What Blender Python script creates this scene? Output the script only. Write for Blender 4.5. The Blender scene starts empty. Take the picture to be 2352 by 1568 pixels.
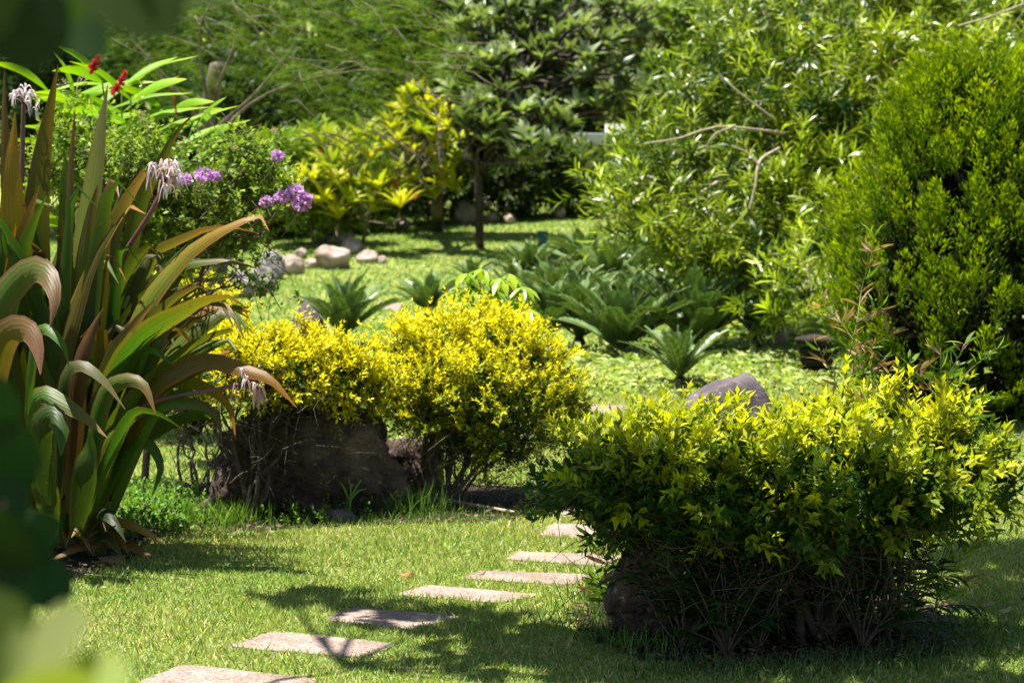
import bpy, bmesh, math, random
import numpy as np
from mathutils import Vector, noise as mnoise

sc = bpy.context.scene
col_main = sc.collection
R = math.radians

# ------------------------------------------------------------------ camera
CAM_Z = 1.75
PITCH = math.atan(422.0 / 5553.0)
cam_d = bpy.data.cameras.new('camera')
cam = bpy.data.objects.new('camera', cam_d)
col_main.objects.link(cam)
cam.location = (0, 0, CAM_Z)
cam.rotation_euler = (math.pi / 2 - PITCH, 0, 0)
cam_d.lens = 85
cam_d.sensor_width = 36
cam_d.clip_start = 0.05
cam_d.clip_end = 1000
cam_d.dof.use_dof = True
cam_d.dof.focus_distance = 8.9
cam_d.dof.aperture_fstop = 5.6
sc.camera = cam

# ------------------------------------------------------------------ sky and sun
SUN = Vector((-0.25, 0.05, 1.0)).normalized()          # towards the sun
SUN_EL = math.asin(SUN.z)
SUN_AZ = math.atan2(SUN.x, SUN.y)
world = bpy.data.worlds.new('World')
sc.world = world
world.use_nodes = True
wn = world.node_tree.nodes
wl = world.node_tree.links
sky = wn.new('ShaderNodeTexSky')
sky.sky_type = 'NISHITA'
sky.sun_disc = False
sky.sun_elevation = SUN_EL
sky.sun_rotation = SUN_AZ
wl.new(sky.outputs[0], wn['Background'].inputs[0])
wn['Background'].inputs[1].default_value = 0.05
sun_d = bpy.data.lights.new('sun', 'SUN')
sun_d.energy = 5.0
sun_d.angle = R(0.55)
sun_d.color = (1.0, 0.955, 0.87)
sun = bpy.data.objects.new('sun', sun_d)
col_main.objects.link(sun)
sun.rotation_euler = SUN.to_track_quat('Z', 'Y').to_euler()
sun.location = (-10, 12, 30)
sc.view_settings.view_transform = 'Standard'
sc.view_settings.look = 'None'
sc.view_settings.gamma = 1
sc.view_settings.exposure = 1.75
sc.view_settings.use_curve_mapping = False
sc.cycles.use_denoising = True
sc.cycles.max_bounces = 6
sc.cycles.diffuse_bounces = 2
sc.cycles.glossy_bounces = 2
sc.cycles.transmission_bounces = 3
sc.cycles.transparent_max_bounces = 4

# ------------------------------------------------------------------ helpers
F = 5553.0                                             # focal length in 2352-wide picture units
ct, st = math.cos(PITCH), math.sin(PITCH)


def hterr(x, y):
    x = np.asarray(x, float); y = np.asarray(y, float)
    z = 0.062 * np.logaddexp(0, (y - 25.0) / 2.0) * 2.0
    z = z + 0.30 * np.logaddexp(0, (y - 56.0) / 3.0) * 3.0
    z = np.where(y > 95, 0.062 * 70 + 0.30 * 39 + (y - 95) * 0.05, z)
    z = z + 0.012 * np.sin(x * 0.9 + 1.0) * np.sin(y * 0.7) * np.clip((y - 6) / 6, 0, 1)
    return z


def hz(x, y):
    return float(hterr(x, y))


def ray(px, py):
    a = (px - 1176.0) / F
    b = (784.0 - py) / F
    return Vector((a, ct + b * st, -st + b * ct))


def P(px, py, D):
    d = ray(px, py)
    t = D / d.y
    return Vector((d.x * t, D, CAM_Z + d.z * t))


def G(px, py):
    d = ray(px, py)
    lo, hi = 2.0, 90.0
    for _ in range(50):
        m = (lo + hi) / 2
        t = m / d.y
        if CAM_Z + d.z * t > hz(d.x * t, m):
            lo = m
        else:
            hi = m
    t = lo / d.y
    x = d.x * t
    return Vector((x, lo, hz(x, lo)))


def m_px(px, D):
    return px * D / F


def tag(o, label=None, cat=None, group=None, kind=None):
    if label: o['label'] = label
    if cat: o['category'] = cat
    if group: o['group'] = group
    if kind: o['kind'] = kind
    return o


def link(o, parent=None):
    col_main.objects.link(o)
    if parent is not None:
        o.parent = parent
        o.matrix_parent_inverse = parent.matrix_basis.inverted()
    return o


def empty(name, loc, label, cat, group=None):
    o = bpy.data.objects.new(name, None)
    o.empty_display_size = 0.05
    o.location = loc
    col_main.objects.link(o)
    return tag(o, label, cat, group)


def new_obj(name, me, mat, parent=None):
    o = bpy.data.objects.new(name, me)
    if mat is not None and len(me.materials) == 0:
        me.materials.append(mat)
    return link(o, parent)


def mesh_np(name, V, loops, starts, col=None, smooth=True, uv=None):
    me = bpy.data.meshes.new(name)
    V = np.ascontiguousarray(V, dtype=np.float32)
    loops = np.ascontiguousarray(loops, dtype=np.int32)
    starts = np.ascontiguousarray(starts, dtype=np.int32)
    me.vertices.add(len(V)); me.vertices.foreach_set('co', V.ravel())
    me.loops.add(len(loops)); me.loops.foreach_set('vertex_index', loops)
    me.polygons.add(len(starts)); me.polygons.foreach_set('loop_start', starts)
    if smooth:
        me.polygons.foreach_set('use_smooth', np.ones(len(starts), dtype=bool))
    me.update(calc_edges=True)
    if col is not None:
        a = me.attributes.new('Col', 'FLOAT_COLOR', 'POINT')
        c = np.ones((len(V), 4), dtype=np.float32); c[:, :3] = col
        a.data.foreach_set('color', c.ravel())
    if uv is not None:
        l = me.uv_layers.new(name='UVMap')
        l.data.foreach_set('uv', np.ascontiguousarray(uv[loops], dtype=np.float32).ravel())
    return me


def nrm(a):
    return a / np.maximum(np.linalg.norm(a, axis=-1, keepdims=True), 1e-9)


# ---- leaf templates: x across (-.5...5), y along 0..1, z up
def tpl(V, Fs):
    loops, starts = [], []
    for f in Fs:
        starts.append(len(loops)); loops += list(f)
    return np.array(V, float), np.array(loops), np.array(starts)


def bendz(y, c): return -c * y * y


T_OVAL = tpl([(0, 0, 0), (0, .36, .01), (0, .72, -.03), (0, 1, -.14),
              (.42, .26, .055), (.46, .60, .03), (-.42, .26, .055), (-.46, .60, .03)],
             [(0, 4, 1), (0, 1, 6), (1, 4, 5, 2), (6, 1, 2, 7), (2, 5, 3), (7, 2, 3)])
T_DIAM = tpl([(0, 0, 0), (.5, .45, .05), (0, 1, -.06), (-.5, .45, .05)], [(0, 1, 2), (0, 2, 3)])
T_NARR = tpl([(0, 0, 0), (.5, .35, .02), (-.5, .35, .02), (.42, .7, -.05), (-.42, .7, -.05), (0, 1, -.2)],
             [(0, 1, 2), (2, 1, 3, 4), (4, 3, 5)])
T_BLADE = tpl([(-.5, 0, 0), (.5, 0, 0), (-.38, .55, -.03), (.38, .55, -.03), (0, 1, -.2)],
              [(0, 1, 3, 2), (2, 3, 4)])
T_OV4 = tpl([(0, 0, 0), (.46, .42, .055), (0, .5, 0), (-.46, .42, .055), (0, 1, -.10)], [(0, 1, 2), (0, 2, 3), (2, 1, 4), (3, 2, 4)])
T_TRI = tpl([(-.5, 0, 0), (.5, 0, 0), (0, 1, 0)], [(0, 1, 2)])
T_ROUND = tpl([(0, 0, 0), (.30, .12, .03), (.5, .42, .06), (.42, .75, .04), (.18, .96, 0), (0, 1, -.02),
               (-.18, .96, 0), (-.42, .75, .04), (-.5, .42, .06), (-.30, .12, .03), (0, .35, 0), (0, .7, 0)],
              [(0, 1, 10), (1, 2, 10), (2, 3, 11, 10), (3, 4, 11), (4, 5, 11), (5, 6, 11), (6, 7, 11), (7, 8, 10, 11), (8, 9, 10), (9, 0, 10)])


def leaves_mesh(name, T, pos, d, n, L, W, col, smooth=True):
    V0, lp, stt = T
    k = len(V0)
    N = len(pos)
    d = nrm(d)
    n = nrm(n - d * np.sum(n * d, axis=1, keepdims=True))
    x = np.cross(d, n)
    L = np.broadcast_to(L, (N,)); W = np.broadcast_to(W, (N,))
    V = (pos[:, None, :] + x[:, None, :] * (W[:, None] * V0[None, :, 0])[..., None]
         + d[:, None, :] * (L[:, None] * V0[None, :, 1])[..., None]
         + n[:, None, :] * (L[:, None] * V0[None, :, 2])[..., None]).reshape(-1, 3)
    loops = (lp[None, :] + (np.arange(N) * k)[:, None]).ravel()
    starts = (stt[None, :] + (np.arange(N) * len(lp))[:, None]).ravel()
    c = np.repeat(col, k, axis=0)
    return mesh_np(name, V, loops, starts, c, smooth)


def rand_unit(rng, n):
    v = rng.normal(size=(n, 3))
    return nrm(v)


def perp(d):
    a = np.where(np.abs(d[:, 2:3]) < .9, np.array([[0, 0, 1.]]), np.array([[1., 0, 0]]))
    u = nrm(np.cross(d, a))
    return u, np.cross(d, u)


def sample_lumps(rng, lumps, n, shell=(.78, 1.03), up=.15, inner=.72, outdir=.55, updir=.5, jit=.45, zmin=.04):
    """roots and directions of twigs near the skin of a set of ellipsoids (x,y,z,rx,ry,rz)"""
    Lm = np.array(lumps, float)
    w = (Lm[:, 3] * Lm[:, 5]) ** 1.0
    w /= w.sum()
    out_p, out_d, out_i = [], [], []
    tot = 0
    for _ in range(12):
        m = int((n - tot) * 2.2) + 50
        i = rng.choice(len(Lm), m, p=w)
        u = rand_unit(rng, m); u[:, 2] += up; u = nrm(u)
        r = rng.uniform(shell[0], shell[1], m)
        p = Lm[i, :3] + u * Lm[i, 3:] * r[:, None]
        ok = p[:, 2] > hterr(p[:, 0], p[:, 1]) + zmin
        for j in range(len(Lm)):
            q = (p - Lm[j, :3]) / Lm[j, 3:]
            ok &= ~((np.sum(q * q, 1) < inner * inner) & (i != j))
        p, u, i = p[ok], u[ok], i[ok]
        on = nrm(u / Lm[i, 3:] * Lm[i, 3:].mean(1, keepdims=True))
        dd = nrm(on * outdir + np.array([[0, 0, updir]]) + rand_unit(rng, len(p)) * jit)
        out_p.append(p); out_d.append(dd); out_i.append(i); tot += len(p)
        if tot >= n: break
    return np.concatenate(out_p)[:n], np.concatenate(out_d)[:n], np.concatenate(out_i)[:n]


def twig_leaves(rng, root, dr, n, tl, L, W, spread=.8, lift=.25, pairs=False, lj=.3, t0=.1, upn=.5, rosette=False):
    """leaf frames along twigs; returns pos, dir, normal, len, width, t, twig index"""
    N = len(root)
    u, v = perp(dr)
    ph = rng.uniform(0, 6.28, N)
    tl = np.broadcast_to(tl, (N,))
    res = [[] for _ in range(7)]
    for k in range(n):
        t = t0 + (1 - t0) * (k + .5) / n
        if pairs:
            ang = ph + (k // 2) * 1.57 + (k % 2) * math.pi
            t = t0 + (1 - t0) * ((k // 2) + .5) / max(1, n // 2)
        else:
            ang = ph + k * 2.399
        if rosette: t = .85 + .15 * k / n
        ang = ang + rng.normal(0, .25, N)
        s = u * np.cos(ang)[:, None] + v * np.sin(ang)[:, None]
        sp = spread * (1.25 - .7 * t) if not rosette else spread * (1.3 - .9 * k / n)
        ld = nrm(dr + s * sp * 1.4 + np.array([[0, 0, lift]]) + rng.normal(0, .15, (N, 3)))
        nn = nrm(dr * .7 - s * .3 + np.array([[0, 0, upn]]) + rng.normal(0, .2, (N, 3)))
        pos = root + dr * (tl * t)[:, None]
        sz = rng.uniform(1 - lj, 1 + lj, N) * (1.0 - .35 * max(0, t - .75) / .25 if not rosette else 1.)
        for lst, val in zip(res, (pos, ld, nn, L * sz, W * sz * rng.uniform(.85, 1.15, N), np.full(N, t), np.arange(N))):
            lst.append(val)
    return [np.concatenate(r) for r in res]


def lerp(a, b, t):
    t = np.asarray(t)[:, None]
    return np.asarray(a)[None, :] * (1 - t) + np.asarray(b)[None, :] * t


def jitter(rng, c, amt=.18):
    n = len(c)
    return np.clip(c * (1 + rng.normal(0, amt, (n, 1))) * (1 + rng.normal(0, amt * .3, (n, 3))), .003, .95)


class Tubes:
    def __init__(self):
        self.V, self.L, self.S, self.nv, self.nl = [], [], [], 0, 0

    def add(self, pts, radii, sides=6):
        p = np.array([tuple(q) for q in pts], float)
        n = len(p)
        r = np.array(radii, float) if hasattr(radii, '__len__') else np.full(n, radii)
        if len(r) == 2 and n != 2: r = np.linspace(r[0], r[1], n)
        t = nrm(np.gradient(p, axis=0))
        u = np.zeros_like(t)
        a = np.array([1., 0, 0]) if abs(t[0, 0]) < .8 else np.array([0, 1., 0])
        u[0] = nrm((a - t[0] * a.dot(t[0]))[None])[0]
        for i in range(1, n):
            w = u[i - 1] - t[i] * u[i - 1].dot(t[i])
            u[i] = w / max(np.linalg.norm(w), 1e-9)
        v = np.cross(t, u)
        ang = np.arange(sides) * 2 * math.pi / sides
        ring = (p[:, None, :] + (u[:, None, :] * np.cos(ang)[None, :, None] + v[:, None, :] * np.sin(ang)[None, :, None]) * r[:, None, None])
        V = np.vstack([ring.reshape(-1, 3), p[-1:] + t[-1:] * r[-1] * .6])
        i, j = np.meshgrid(np.arange(n - 1), np.arange(sides), indexing='ij')
        a0 = i * sides + j; a1 = i * sides + (j + 1) % sides
        q = np.stack([a0, a1, a1 + sides, a0 + sides], -1).reshape(-1)
        b = (n - 1) * sides
        cap = np.stack([b + np.arange(sides), b + (np.arange(sides) + 1) % sides, np.full(sides, n * sides)], -1).reshape(-1)
        nq = (n - 1) * sides
        st_ = np.concatenate([np.arange(nq) * 4, nq * 4 + np.arange(sides) * 3])
        lo = np.concatenate([q, cap])
        self.V.append(V); self.L.append(lo + self.nv); self.S.append(st_ + self.nl)
        self.nv += len(V); self.nl += len(lo)

    def mesh(self, name):
        return mesh_np(name, np.concatenate(self.V), np.concatenate(self.L), np.concatenate(self.S))

    def build(self, name, mat, parent=None):
        return new_obj(name, self.mesh(name), mat, parent)


def spline(pts, n):
    """Catmull-Rom through points (arrays of any width), n samples"""
    p = np.array([tuple(q) for q in pts], float)
    p = np.vstack([2 * p[0] - p[1], p, 2 * p[-1] - p[-2]])
    seg = np.linalg.norm(np.diff(p[1:-1], axis=0), axis=1)
    cum = np.concatenate([[0], np.cumsum(seg)])
    out = []
    for s in np.linspace(0, cum[-1], n):
        i = min(max(int(np.searchsorted(cum, s, side='right')) - 1, 0), len(seg) - 1)
        t = (s - cum[i]) / max(seg[i], 1e-9)
        a, b, c, d = p[i], p[i + 1], p[i + 2], p[i + 3]
        out.append(.5 * ((2 * b) + (c - a) * t + (2 * a - 5 * b + 4 * c - d) * t * t + (3 * b - a - 3 * c + d) * t ** 3))
    return np.array(out)


def limb(rng, p0, p1, wob=.08, bow=.1, n=8):
    p0 = np.array(tuple(p0)); p1 = np.array(tuple(p1))
    L = np.linalg.norm(p1 - p0)
    k = max(2, int(n / 2))
    pts = []
    off = rng.normal(0, wob * L, (k + 1, 3)); off[0] = 0; off[-1] = 0
    for i in range(k + 1):
        t = i / k
        q = p0 * (1 - t) + p1 * t + off[i]
        q[2] += bow * L * math.sin(math.pi * t) * .6
        pts.append(q)
    return spline(pts, n)


# ------------------------------------------------------------------ materials
def nodes(m):
    m.use_nodes = True
    return m.node_tree.nodes, m.node_tree.links


def mat_leaf(name, trans=.35, rough=.45, spec=.4, tcol=(1.15, 1.25, .45), veins=False, coat=0):
    m = bpy.data.materials.new(name)
    N, Lk = nodes(m)
    b = N['Principled BSDF']
    out = N['Material Output']
    at = N.new('ShaderNodeAttribute'); at.attribute_name = 'Col'
    src = at.outputs['Color']
    b.inputs['Roughness'].default_value = rough
    b.inputs['Specular IOR Level'].default_value = spec
    if veins:
        uv = N.new('ShaderNodeUVMap'); uv.uv_map = 'UVMap'
        w = N.new('ShaderNodeTexWave'); w.wave_type = 'BANDS'; w.bands_direction = 'X'
        w.inputs['Scale'].default_value = 1.9; w.inputs['Distortion'].default_value = .6
        w.inputs['Detail'].default_value = 1.0
        Lk.new(uv.outputs[0], w.inputs['Vector'])
        mx = N.new('ShaderNodeMix'); mx.data_type = 'RGBA'; mx.blend_type = 'MULTIPLY'
        rp = N.new('ShaderNodeValToRGB')
        rp.color_ramp.elements[0].color = (.70, .72, .66, 1); rp.color_ramp.elements[1].color = (1.12, 1.1, 1.05, 1)
        Lk.new(w.outputs['Fac'], rp.inputs[0])
        mx.inputs[0].default_value = .35
        Lk.new(src, mx.inputs[6]); Lk.new(rp.outputs[0], mx.inputs[7])
        nz = N.new('ShaderNodeTexNoise'); nz.inputs['Scale'].default_value = 9; nz.inputs['Detail'].default_value = 4
        mp = N.new('ShaderNodeMapping'); mp.inputs['Scale'].default_value = (3, 3, 3)
        tc = N.new('ShaderNodeTexCoord'); Lk.new(tc.outputs['Object'], mp.inputs[0]); Lk.new(mp.outputs[0], nz.inputs['Vector'])
        rp2 = N.new('ShaderNodeValToRGB'); rp2.color_ramp.elements[0].position = .3; rp2.color_ramp.elements[1].position = .75
        rp2.color_ramp.elements[0].color = (.82, 1.0, .8, 1); rp2.color_ramp.elements[1].color = (1.08, 1.0, .9, 1)
        Lk.new(nz.outputs[0], rp2.inputs[0])
        mx2 = N.new('ShaderNodeMix'); mx2.data_type = 'RGBA'; mx2.blend_type = 'MULTIPLY'; mx2.inputs[0].default_value = .7
        Lk.new(mx.outputs[2], mx2.inputs[6]); Lk.new(rp2.outputs[0], mx2.inputs[7])
        n5 = N.new('ShaderNodeTexNoise'); n5.inputs['Scale'].default_value = 38; n5.inputs['Detail'].default_value = 2
        Lk.new(tc.outputs['Object'], n5.inputs['Vector'])
        rp5 = N.new('ShaderNodeValToRGB'); rp5.color_ramp.elements[0].position = .66; rp5.color_ramp.elements[1].position = .74
        Lk.new(n5.outputs[0], rp5.inputs[0])
        mx5 = N.new('ShaderNodeMix'); mx5.data_type = 'RGBA'
        Lk.new(rp5.outputs[0], mx5.inputs[0]); Lk.new(mx2.outputs[2], mx5.inputs[6]); mx5.inputs[7].default_value = (.10, .06, .025, 1)
        w2 = N.new('ShaderNodeTexWave'); w2.wave_type = 'BANDS'; w2.bands_direction = 'X'; w2.inputs['Scale'].default_value = 5.5; w2.inputs['Distortion'].default_value = 1.2
        Lk.new(uv.outputs[0], w2.inputs['Vector'])
        rp6 = N.new('ShaderNodeValToRGB'); rp6.color_ramp.elements[0].color = (.80, .82, .78, 1); rp6.color_ramp.elements[1].color = (1.08, 1.08, 1.05, 1)
        Lk.new(w2.outputs['Fac'], rp6.inputs[0])
        mx6 = N.new('ShaderNodeMix'); mx6.data_type = 'RGBA'; mx6.blend_type = 'MULTIPLY'; mx6.inputs[0].default_value = .6
        Lk.new(mx5.outputs[2], mx6.inputs[6]); Lk.new(rp6.outputs[0], mx6.inputs[7])
        src = mx6.outputs[2]
        bp = N.new('ShaderNodeBump'); bp.inputs['Strength'].default_value = .15; bp.inputs['Distance'].default_value = .004
        Lk.new(w.outputs['Fac'], bp.inputs['Height']); Lk.new(bp.outputs[0], b.inputs['Normal'])
    Lk.new(src, b.inputs['Base Color'])
    tr = N.new('ShaderNodeBsdfTranslucent')
    mu = N.new('ShaderNodeMix'); mu.data_type = 'RGBA'; mu.blend_type = 'MULTIPLY'; mu.inputs[0].default_value = 1
    mu.inputs[7].default_value = (*tcol, 1)
    Lk.new(src, mu.inputs[6]); Lk.new(mu.outputs[2], tr.inputs['Color'])
    ms = N.new('ShaderNodeMixShader'); ms.inputs[0].default_value = trans
    Lk.new(b.outputs[0], ms.inputs[1]); Lk.new(tr.outputs[0], ms.inputs[2]); Lk.new(ms.outputs[0], out.inputs['Surface'])
    return m


def mat_noise(name, cols, scale=5, rough=.9, bump=.3, bdist=.02, detail=6, bscale=None, pos=None, spec=.25, pits=0, speck=None, big=None):
    """object-space noise between colours, with relief"""
    m = bpy.data.materials.new(name)
    N, Lk = nodes(m)
    b = N['Principled BSDF']
    b.inputs['Roughness'].default_value = rough
    b.inputs['Specular IOR Level'].default_value = spec
    tc = N.new('ShaderNodeTexCoord')
    nz = N.new('ShaderNodeTexNoise'); nz.inputs['Scale'].default_value = scale; nz.inputs['Detail'].default_value = detail
    nz.inputs['Roughness'].default_value = .65
    Lk.new(tc.outputs['Object'], nz.inputs['Vector'])
    rp = N.new('ShaderNodeValToRGB')
    els = rp.color_ramp.elements
    n = len(cols)
    ps = pos or [.3 + .4 * i / (n - 1) for i in range(n)]
    els[0].position = ps[0]; els[0].color = (*cols[0], 1)
    els[1].position = ps[-1]; els[1].color = (*cols[-1], 1)
    for i in range(1, n - 1):
        e = els.new(ps[i]); e.color = (*cols[i], 1)
    Lk.new(nz.outputs[0], rp.inputs[0])
    csrc = rp.outputs[0]
    nz2 = N.new('ShaderNodeTexNoise'); nz2.inputs['Scale'].default_value = bscale or scale * 4; nz2.inputs['Detail'].default_value = 8
    nz2.inputs['Roughness'].default_value = .7
    Lk.new(tc.outputs['Object'], nz2.inputs['Vector'])
    hsrc = nz2.outputs[0]
    if speck:
        sscale, scol, thr = speck
        n3 = N.new('ShaderNodeTexNoise'); n3.inputs['Scale'].default_value = sscale; n3.inputs['Detail'].default_value = 3
        Lk.new(tc.outputs['Object'], n3.inputs['Vector'])
        r3 = N.new('ShaderNodeValToRGB'); r3.color_ramp.elements[0].position = thr; r3.color_ramp.elements[1].position = thr + .06
        Lk.new(n3.outputs[0], r3.inputs[0])
        mx = N.new('ShaderNodeMix'); mx.data_type = 'RGBA'
        Lk.new(r3.outputs[0], mx.inputs[0]); Lk.new(csrc, mx.inputs[6]); mx.inputs[7].default_value = (*scol, 1)
        csrc = mx.outputs[2]
    if pits:
        v = N.new('ShaderNodeTexVoronoi'); v.inputs['Scale'].default_value = pits
        Lk.new(tc.outputs['Object'], v.inputs['Vector'])
        ad = N.new('ShaderNodeMath'); ad.operation = 'MULTIPLY'
        Lk.new(hsrc, ad.inputs[0]); Lk.new(v.outputs['Distance'], ad.inputs[1]); hsrc = ad.outputs[0]
    if big:
        n4 = N.new('ShaderNodeTexNoise'); n4.inputs['Scale'].default_value = big[0]; n4.inputs['Detail'].default_value = 5
        Lk.new(tc.outputs['Object'], n4.inputs['Vector'])
        r4 = N.new('ShaderNodeValToRGB'); r4.color_ramp.elements[0].position = .35; r4.color_ramp.elements[1].position = .65
        r4.color_ramp.elements[0].color = (*big[1], 1); r4.color_ramp.elements[1].color = (*big[2], 1)
        Lk.new(n4.outputs[0], r4.inputs[0])
        m4 = N.new('ShaderNodeMix'); m4.data_type = 'RGBA'; m4.blend_type = 'MULTIPLY'; m4.inputs[0].default_value = 1
        Lk.new(csrc, m4.inputs[6]); Lk.new(r4.outputs[0], m4.inputs[7]); csrc = m4.outputs[2]
    Lk.new(csrc, b.inputs['Base Color'])
    bp = N.new('ShaderNodeBump'); bp.inputs['Strength'].default_value = bump; bp.inputs['Distance'].default_value = bdist
    Lk.new(hsrc, bp.inputs['Height']); Lk.new(bp.outputs[0], b.inputs['Normal'])
    return m


M = {}
M['gold'] = mat_leaf('golden_leaf', .40, .5, .18, (1.1, 1.15, .4))
M['cycad'] = mat_leaf('cycad_leaf', .15, .42, .42)
M['leaf'] = mat_leaf('green_leaf', .38, .5, .18)
M['gloss'] = mat_leaf('glossy_leaf', .34, .36, .34)
M['soft'] = mat_leaf('soft_leaf', .42, .6, .12)
M['crinum'] = mat_leaf('lily_leaf', .38, .48, .26, (1.1, 1.2, .35), veins=True)
M['grass'] = mat_leaf('grass_blade', .35, .5, .35)
M['petal'] = mat_leaf('petal', .35, .5, .2, (1, 1, 1))
M['bark'] = mat_noise('bark', [(.05, .038, .028), (.13, .10, .075), (.22, .18, .14)], 14, .9, .6, .01)
M['barkpale'] = mat_noise('pale_bark', [(.20, .15, .10), (.34, .27, .19), (.46, .39, .30)], 9, .85, .5, .01)
M['barkdark'] = mat_noise('dark_bark', [(.02, .016, .013), (.05, .04, .032), (.09, .075, .06)], 12, .9, .6, .01)
M['twig'] = mat_noise('twig', [(.06, .045, .03), (.15, .11, .07)], 20, .85, .4, .003)
M['rockdark'] = mat_noise('dark_volcanic_rock', [(.035, .024, .019), (.080, .056, .045), (.155, .112, .092)], 5, .92, 1.0, .04, pits=20, bscale=34, speck=(30, (.26, .22, .20), .64), big=(2.2, (.55, .52, .5), (1.25, 1.2, 1.15)))
M['rockpurple'] = mat_noise('purple_grey_rock', [(.04, .031, .036), (.08, .063, .071), (.13, .105, .115)], 6, .92, .8, .02, pits=16, speck=(40, (.20, .175, .185), .64))
M['rockpink'] = mat_noise('pinkish_boulder', [(.24, .175, .15), (.36, .28, .245), (.46, .38, .34)], 3, .85, .6, .03, big=(4, (.55, .5, .45), (1.1, 1.08, 1.06)))
M['rockgrey'] = mat_noise('grey_boulder', [(.12, .105, .105), (.20, .18, .18), (.29, .26, .255)], 3, .85, .5, .02)
M['soil'] = mat_noise('soil', [(.010, .007, .005), (.024, .016, .011), (.05, .035, .025)], 9, .97, 1.0, .03, bscale=40)
M['slab'] = mat_noise('aggregate_slab', [(.11, .080, .068), (.215, .162, .139), (.30, .234, .203)], 90, .9, .8, .006, detail=3, bscale=110, pos=[.34, .5, .66], speck=(70, (.07, .06, .06), .63), big=(5, (.78, .76, .70), (1.25, 1.23, 1.2)))
M['white'] = mat_noise('white_paint', [(.74, .73, .71), (.82, .81, .80)], 2, .7, .1, .005)
M['tan'] = mat_noise('tan_render', [(.33, .27, .20), (.42, .35, .27)], 2, .85, .2, .01)
M['tile'] = mat_noise('clay_tile', [(.38, .12, .06), (.55, .20, .10)], 3, .8, .2, .01)
M['teal'] = mat_noise('teal_paint', [(.015, .12, .10), (.03, .19, .16)], 5, .5, .1, .002, spec=.5)
M['dead'] = mat_noise('dry_leaf', [(.30, .12, .035), (.45, .22, .08)], 30, .7, .2, .003)
M['stalk'] = mat_noise('purple_stalk', [(.05, .014, .02), (.13, .04, .05)], 8, .4, .1, .002, spec=.5)

# ------------------------------------------------------------------ ground
def in_poly(x, y, poly):
    inside = np.zeros(x.shape, bool)
    n = len(poly)
    for i in range(n):
        x0, y0 = poly[i][0], poly[i][1]; x1, y1 = poly[(i + 1) % n][0], poly[(i + 1) % n][1]
        c = ((y0 > y) != (y1 > y)) & (x < (x1 - x0) * (y - y0) / (y1 - y0 + 1e-12) + x0)
        inside ^= c
    return inside


def fbm(x, y, s, seed=0):
    """cheap smooth value noise from sines, -1..1"""
    r = np.random.default_rng(seed)
    v = np.zeros_like(x)
    for k in range(6):
        a = r.uniform(0, 6.28); f = s * r.uniform(.6, 2.2)
        v += np.sin((x * math.cos(a) + y * math.sin(a)) * f + r.uniform(0, 6.28))
    return v / 3.2


def make_ground():
    xs = np.concatenate([np.linspace(-220, -14, 22), np.arange(-13, 13.01, .4), np.linspace(14, 220, 22)])
    ys = np.concatenate([np.linspace(-120, 0, 14), np.arange(1, 62, .4), np.arange(62, 100, 2.0), np.linspace(102, 400, 14)])
    X, Y = np.meshgrid(xs, ys)
    V = np.stack([X, Y, hterr(X, Y)], -1).reshape(-1, 3)
    nx, ny = len(xs), len(ys)
    i, j = np.meshgrid(np.arange(ny - 1), np.arange(nx - 1), indexing='ij')
    a = i * nx + j
    loops = np.stack([a, a + 1, a + 1 + nx, a + nx], -1).reshape(-1)
    me = mesh_np('lawn', V, loops, np.arange(len(loops) // 4) * 4)
    m = bpy.data.materials.new('lawn_turf')
    N, Lk = nodes(m)
    b = N['Principled BSDF']; b.inputs['Roughness'].default_value = .95; b.inputs['Specular IOR Level'].default_value = .1
    tc = N.new('ShaderNodeTexCoord')
    n1 = N.new('ShaderNodeTexNoise'); n1.inputs['Scale'].default_value = .9; n1.inputs['Detail'].default_value = 6
    n2 = N.new('ShaderNodeTexNoise'); n2.inputs['Scale'].default_value = 26; n2.inputs['Detail'].default_value = 6; n2.inputs['Roughness'].default_value = .75
    for n in (n1, n2): Lk.new(tc.outputs['Object'], n.inputs['Vector'])
    r1 = N.new('ShaderNodeValToRGB')
    r1.color_ramp.elements[0].position = .32; r1.color_ramp.elements[0].color = (.10, .16, .03, 1)
    r1.color_ramp.elements[1].position = .70; r1.color_ramp.elements[1].color = (.28, .28, .10, 1)
    e = r1.color_ramp.elements.new(.5); e.color = (.19, .235, .055, 1)
    Lk.new(n1.outputs[0], r1.inputs[0])
    r2 = N.new('ShaderNodeValToRGB')
    r2.color_ramp.elements[0].position = .3; r2.color_ramp.elements[0].color = (.45, .45, .4, 1)
    r2.color_ramp.elements[1].position = .7; r2.color_ramp.elements[1].color = (1.35, 1.3, 1.2, 1)
    Lk.new(n2.outputs[0], r2.inputs[0])
    mx = N.new('ShaderNodeMix'); mx.data_type = 'RGBA'; mx.blend_type = 'MULTIPLY'; mx.inputs[0].default_value = 1
    Lk.new(r1.outputs[0], mx.inputs[6]); Lk.new(r2.outputs[0], mx.inputs[7]); Lk.new(mx.outputs[2], b.inputs['Base Color'])
    bp = N.new('ShaderNodeBump'); bp.inputs['Strength'].default_value = .9; bp.inputs['Distance'].default_value = .03
    Lk.new(n2.outputs[0], bp.inputs['Height']); Lk.new(bp.outputs[0], b.inputs['Normal'])
    o = new_obj('lawn', me, m)
    tag(o, kind='structure')


make_ground()

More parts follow.
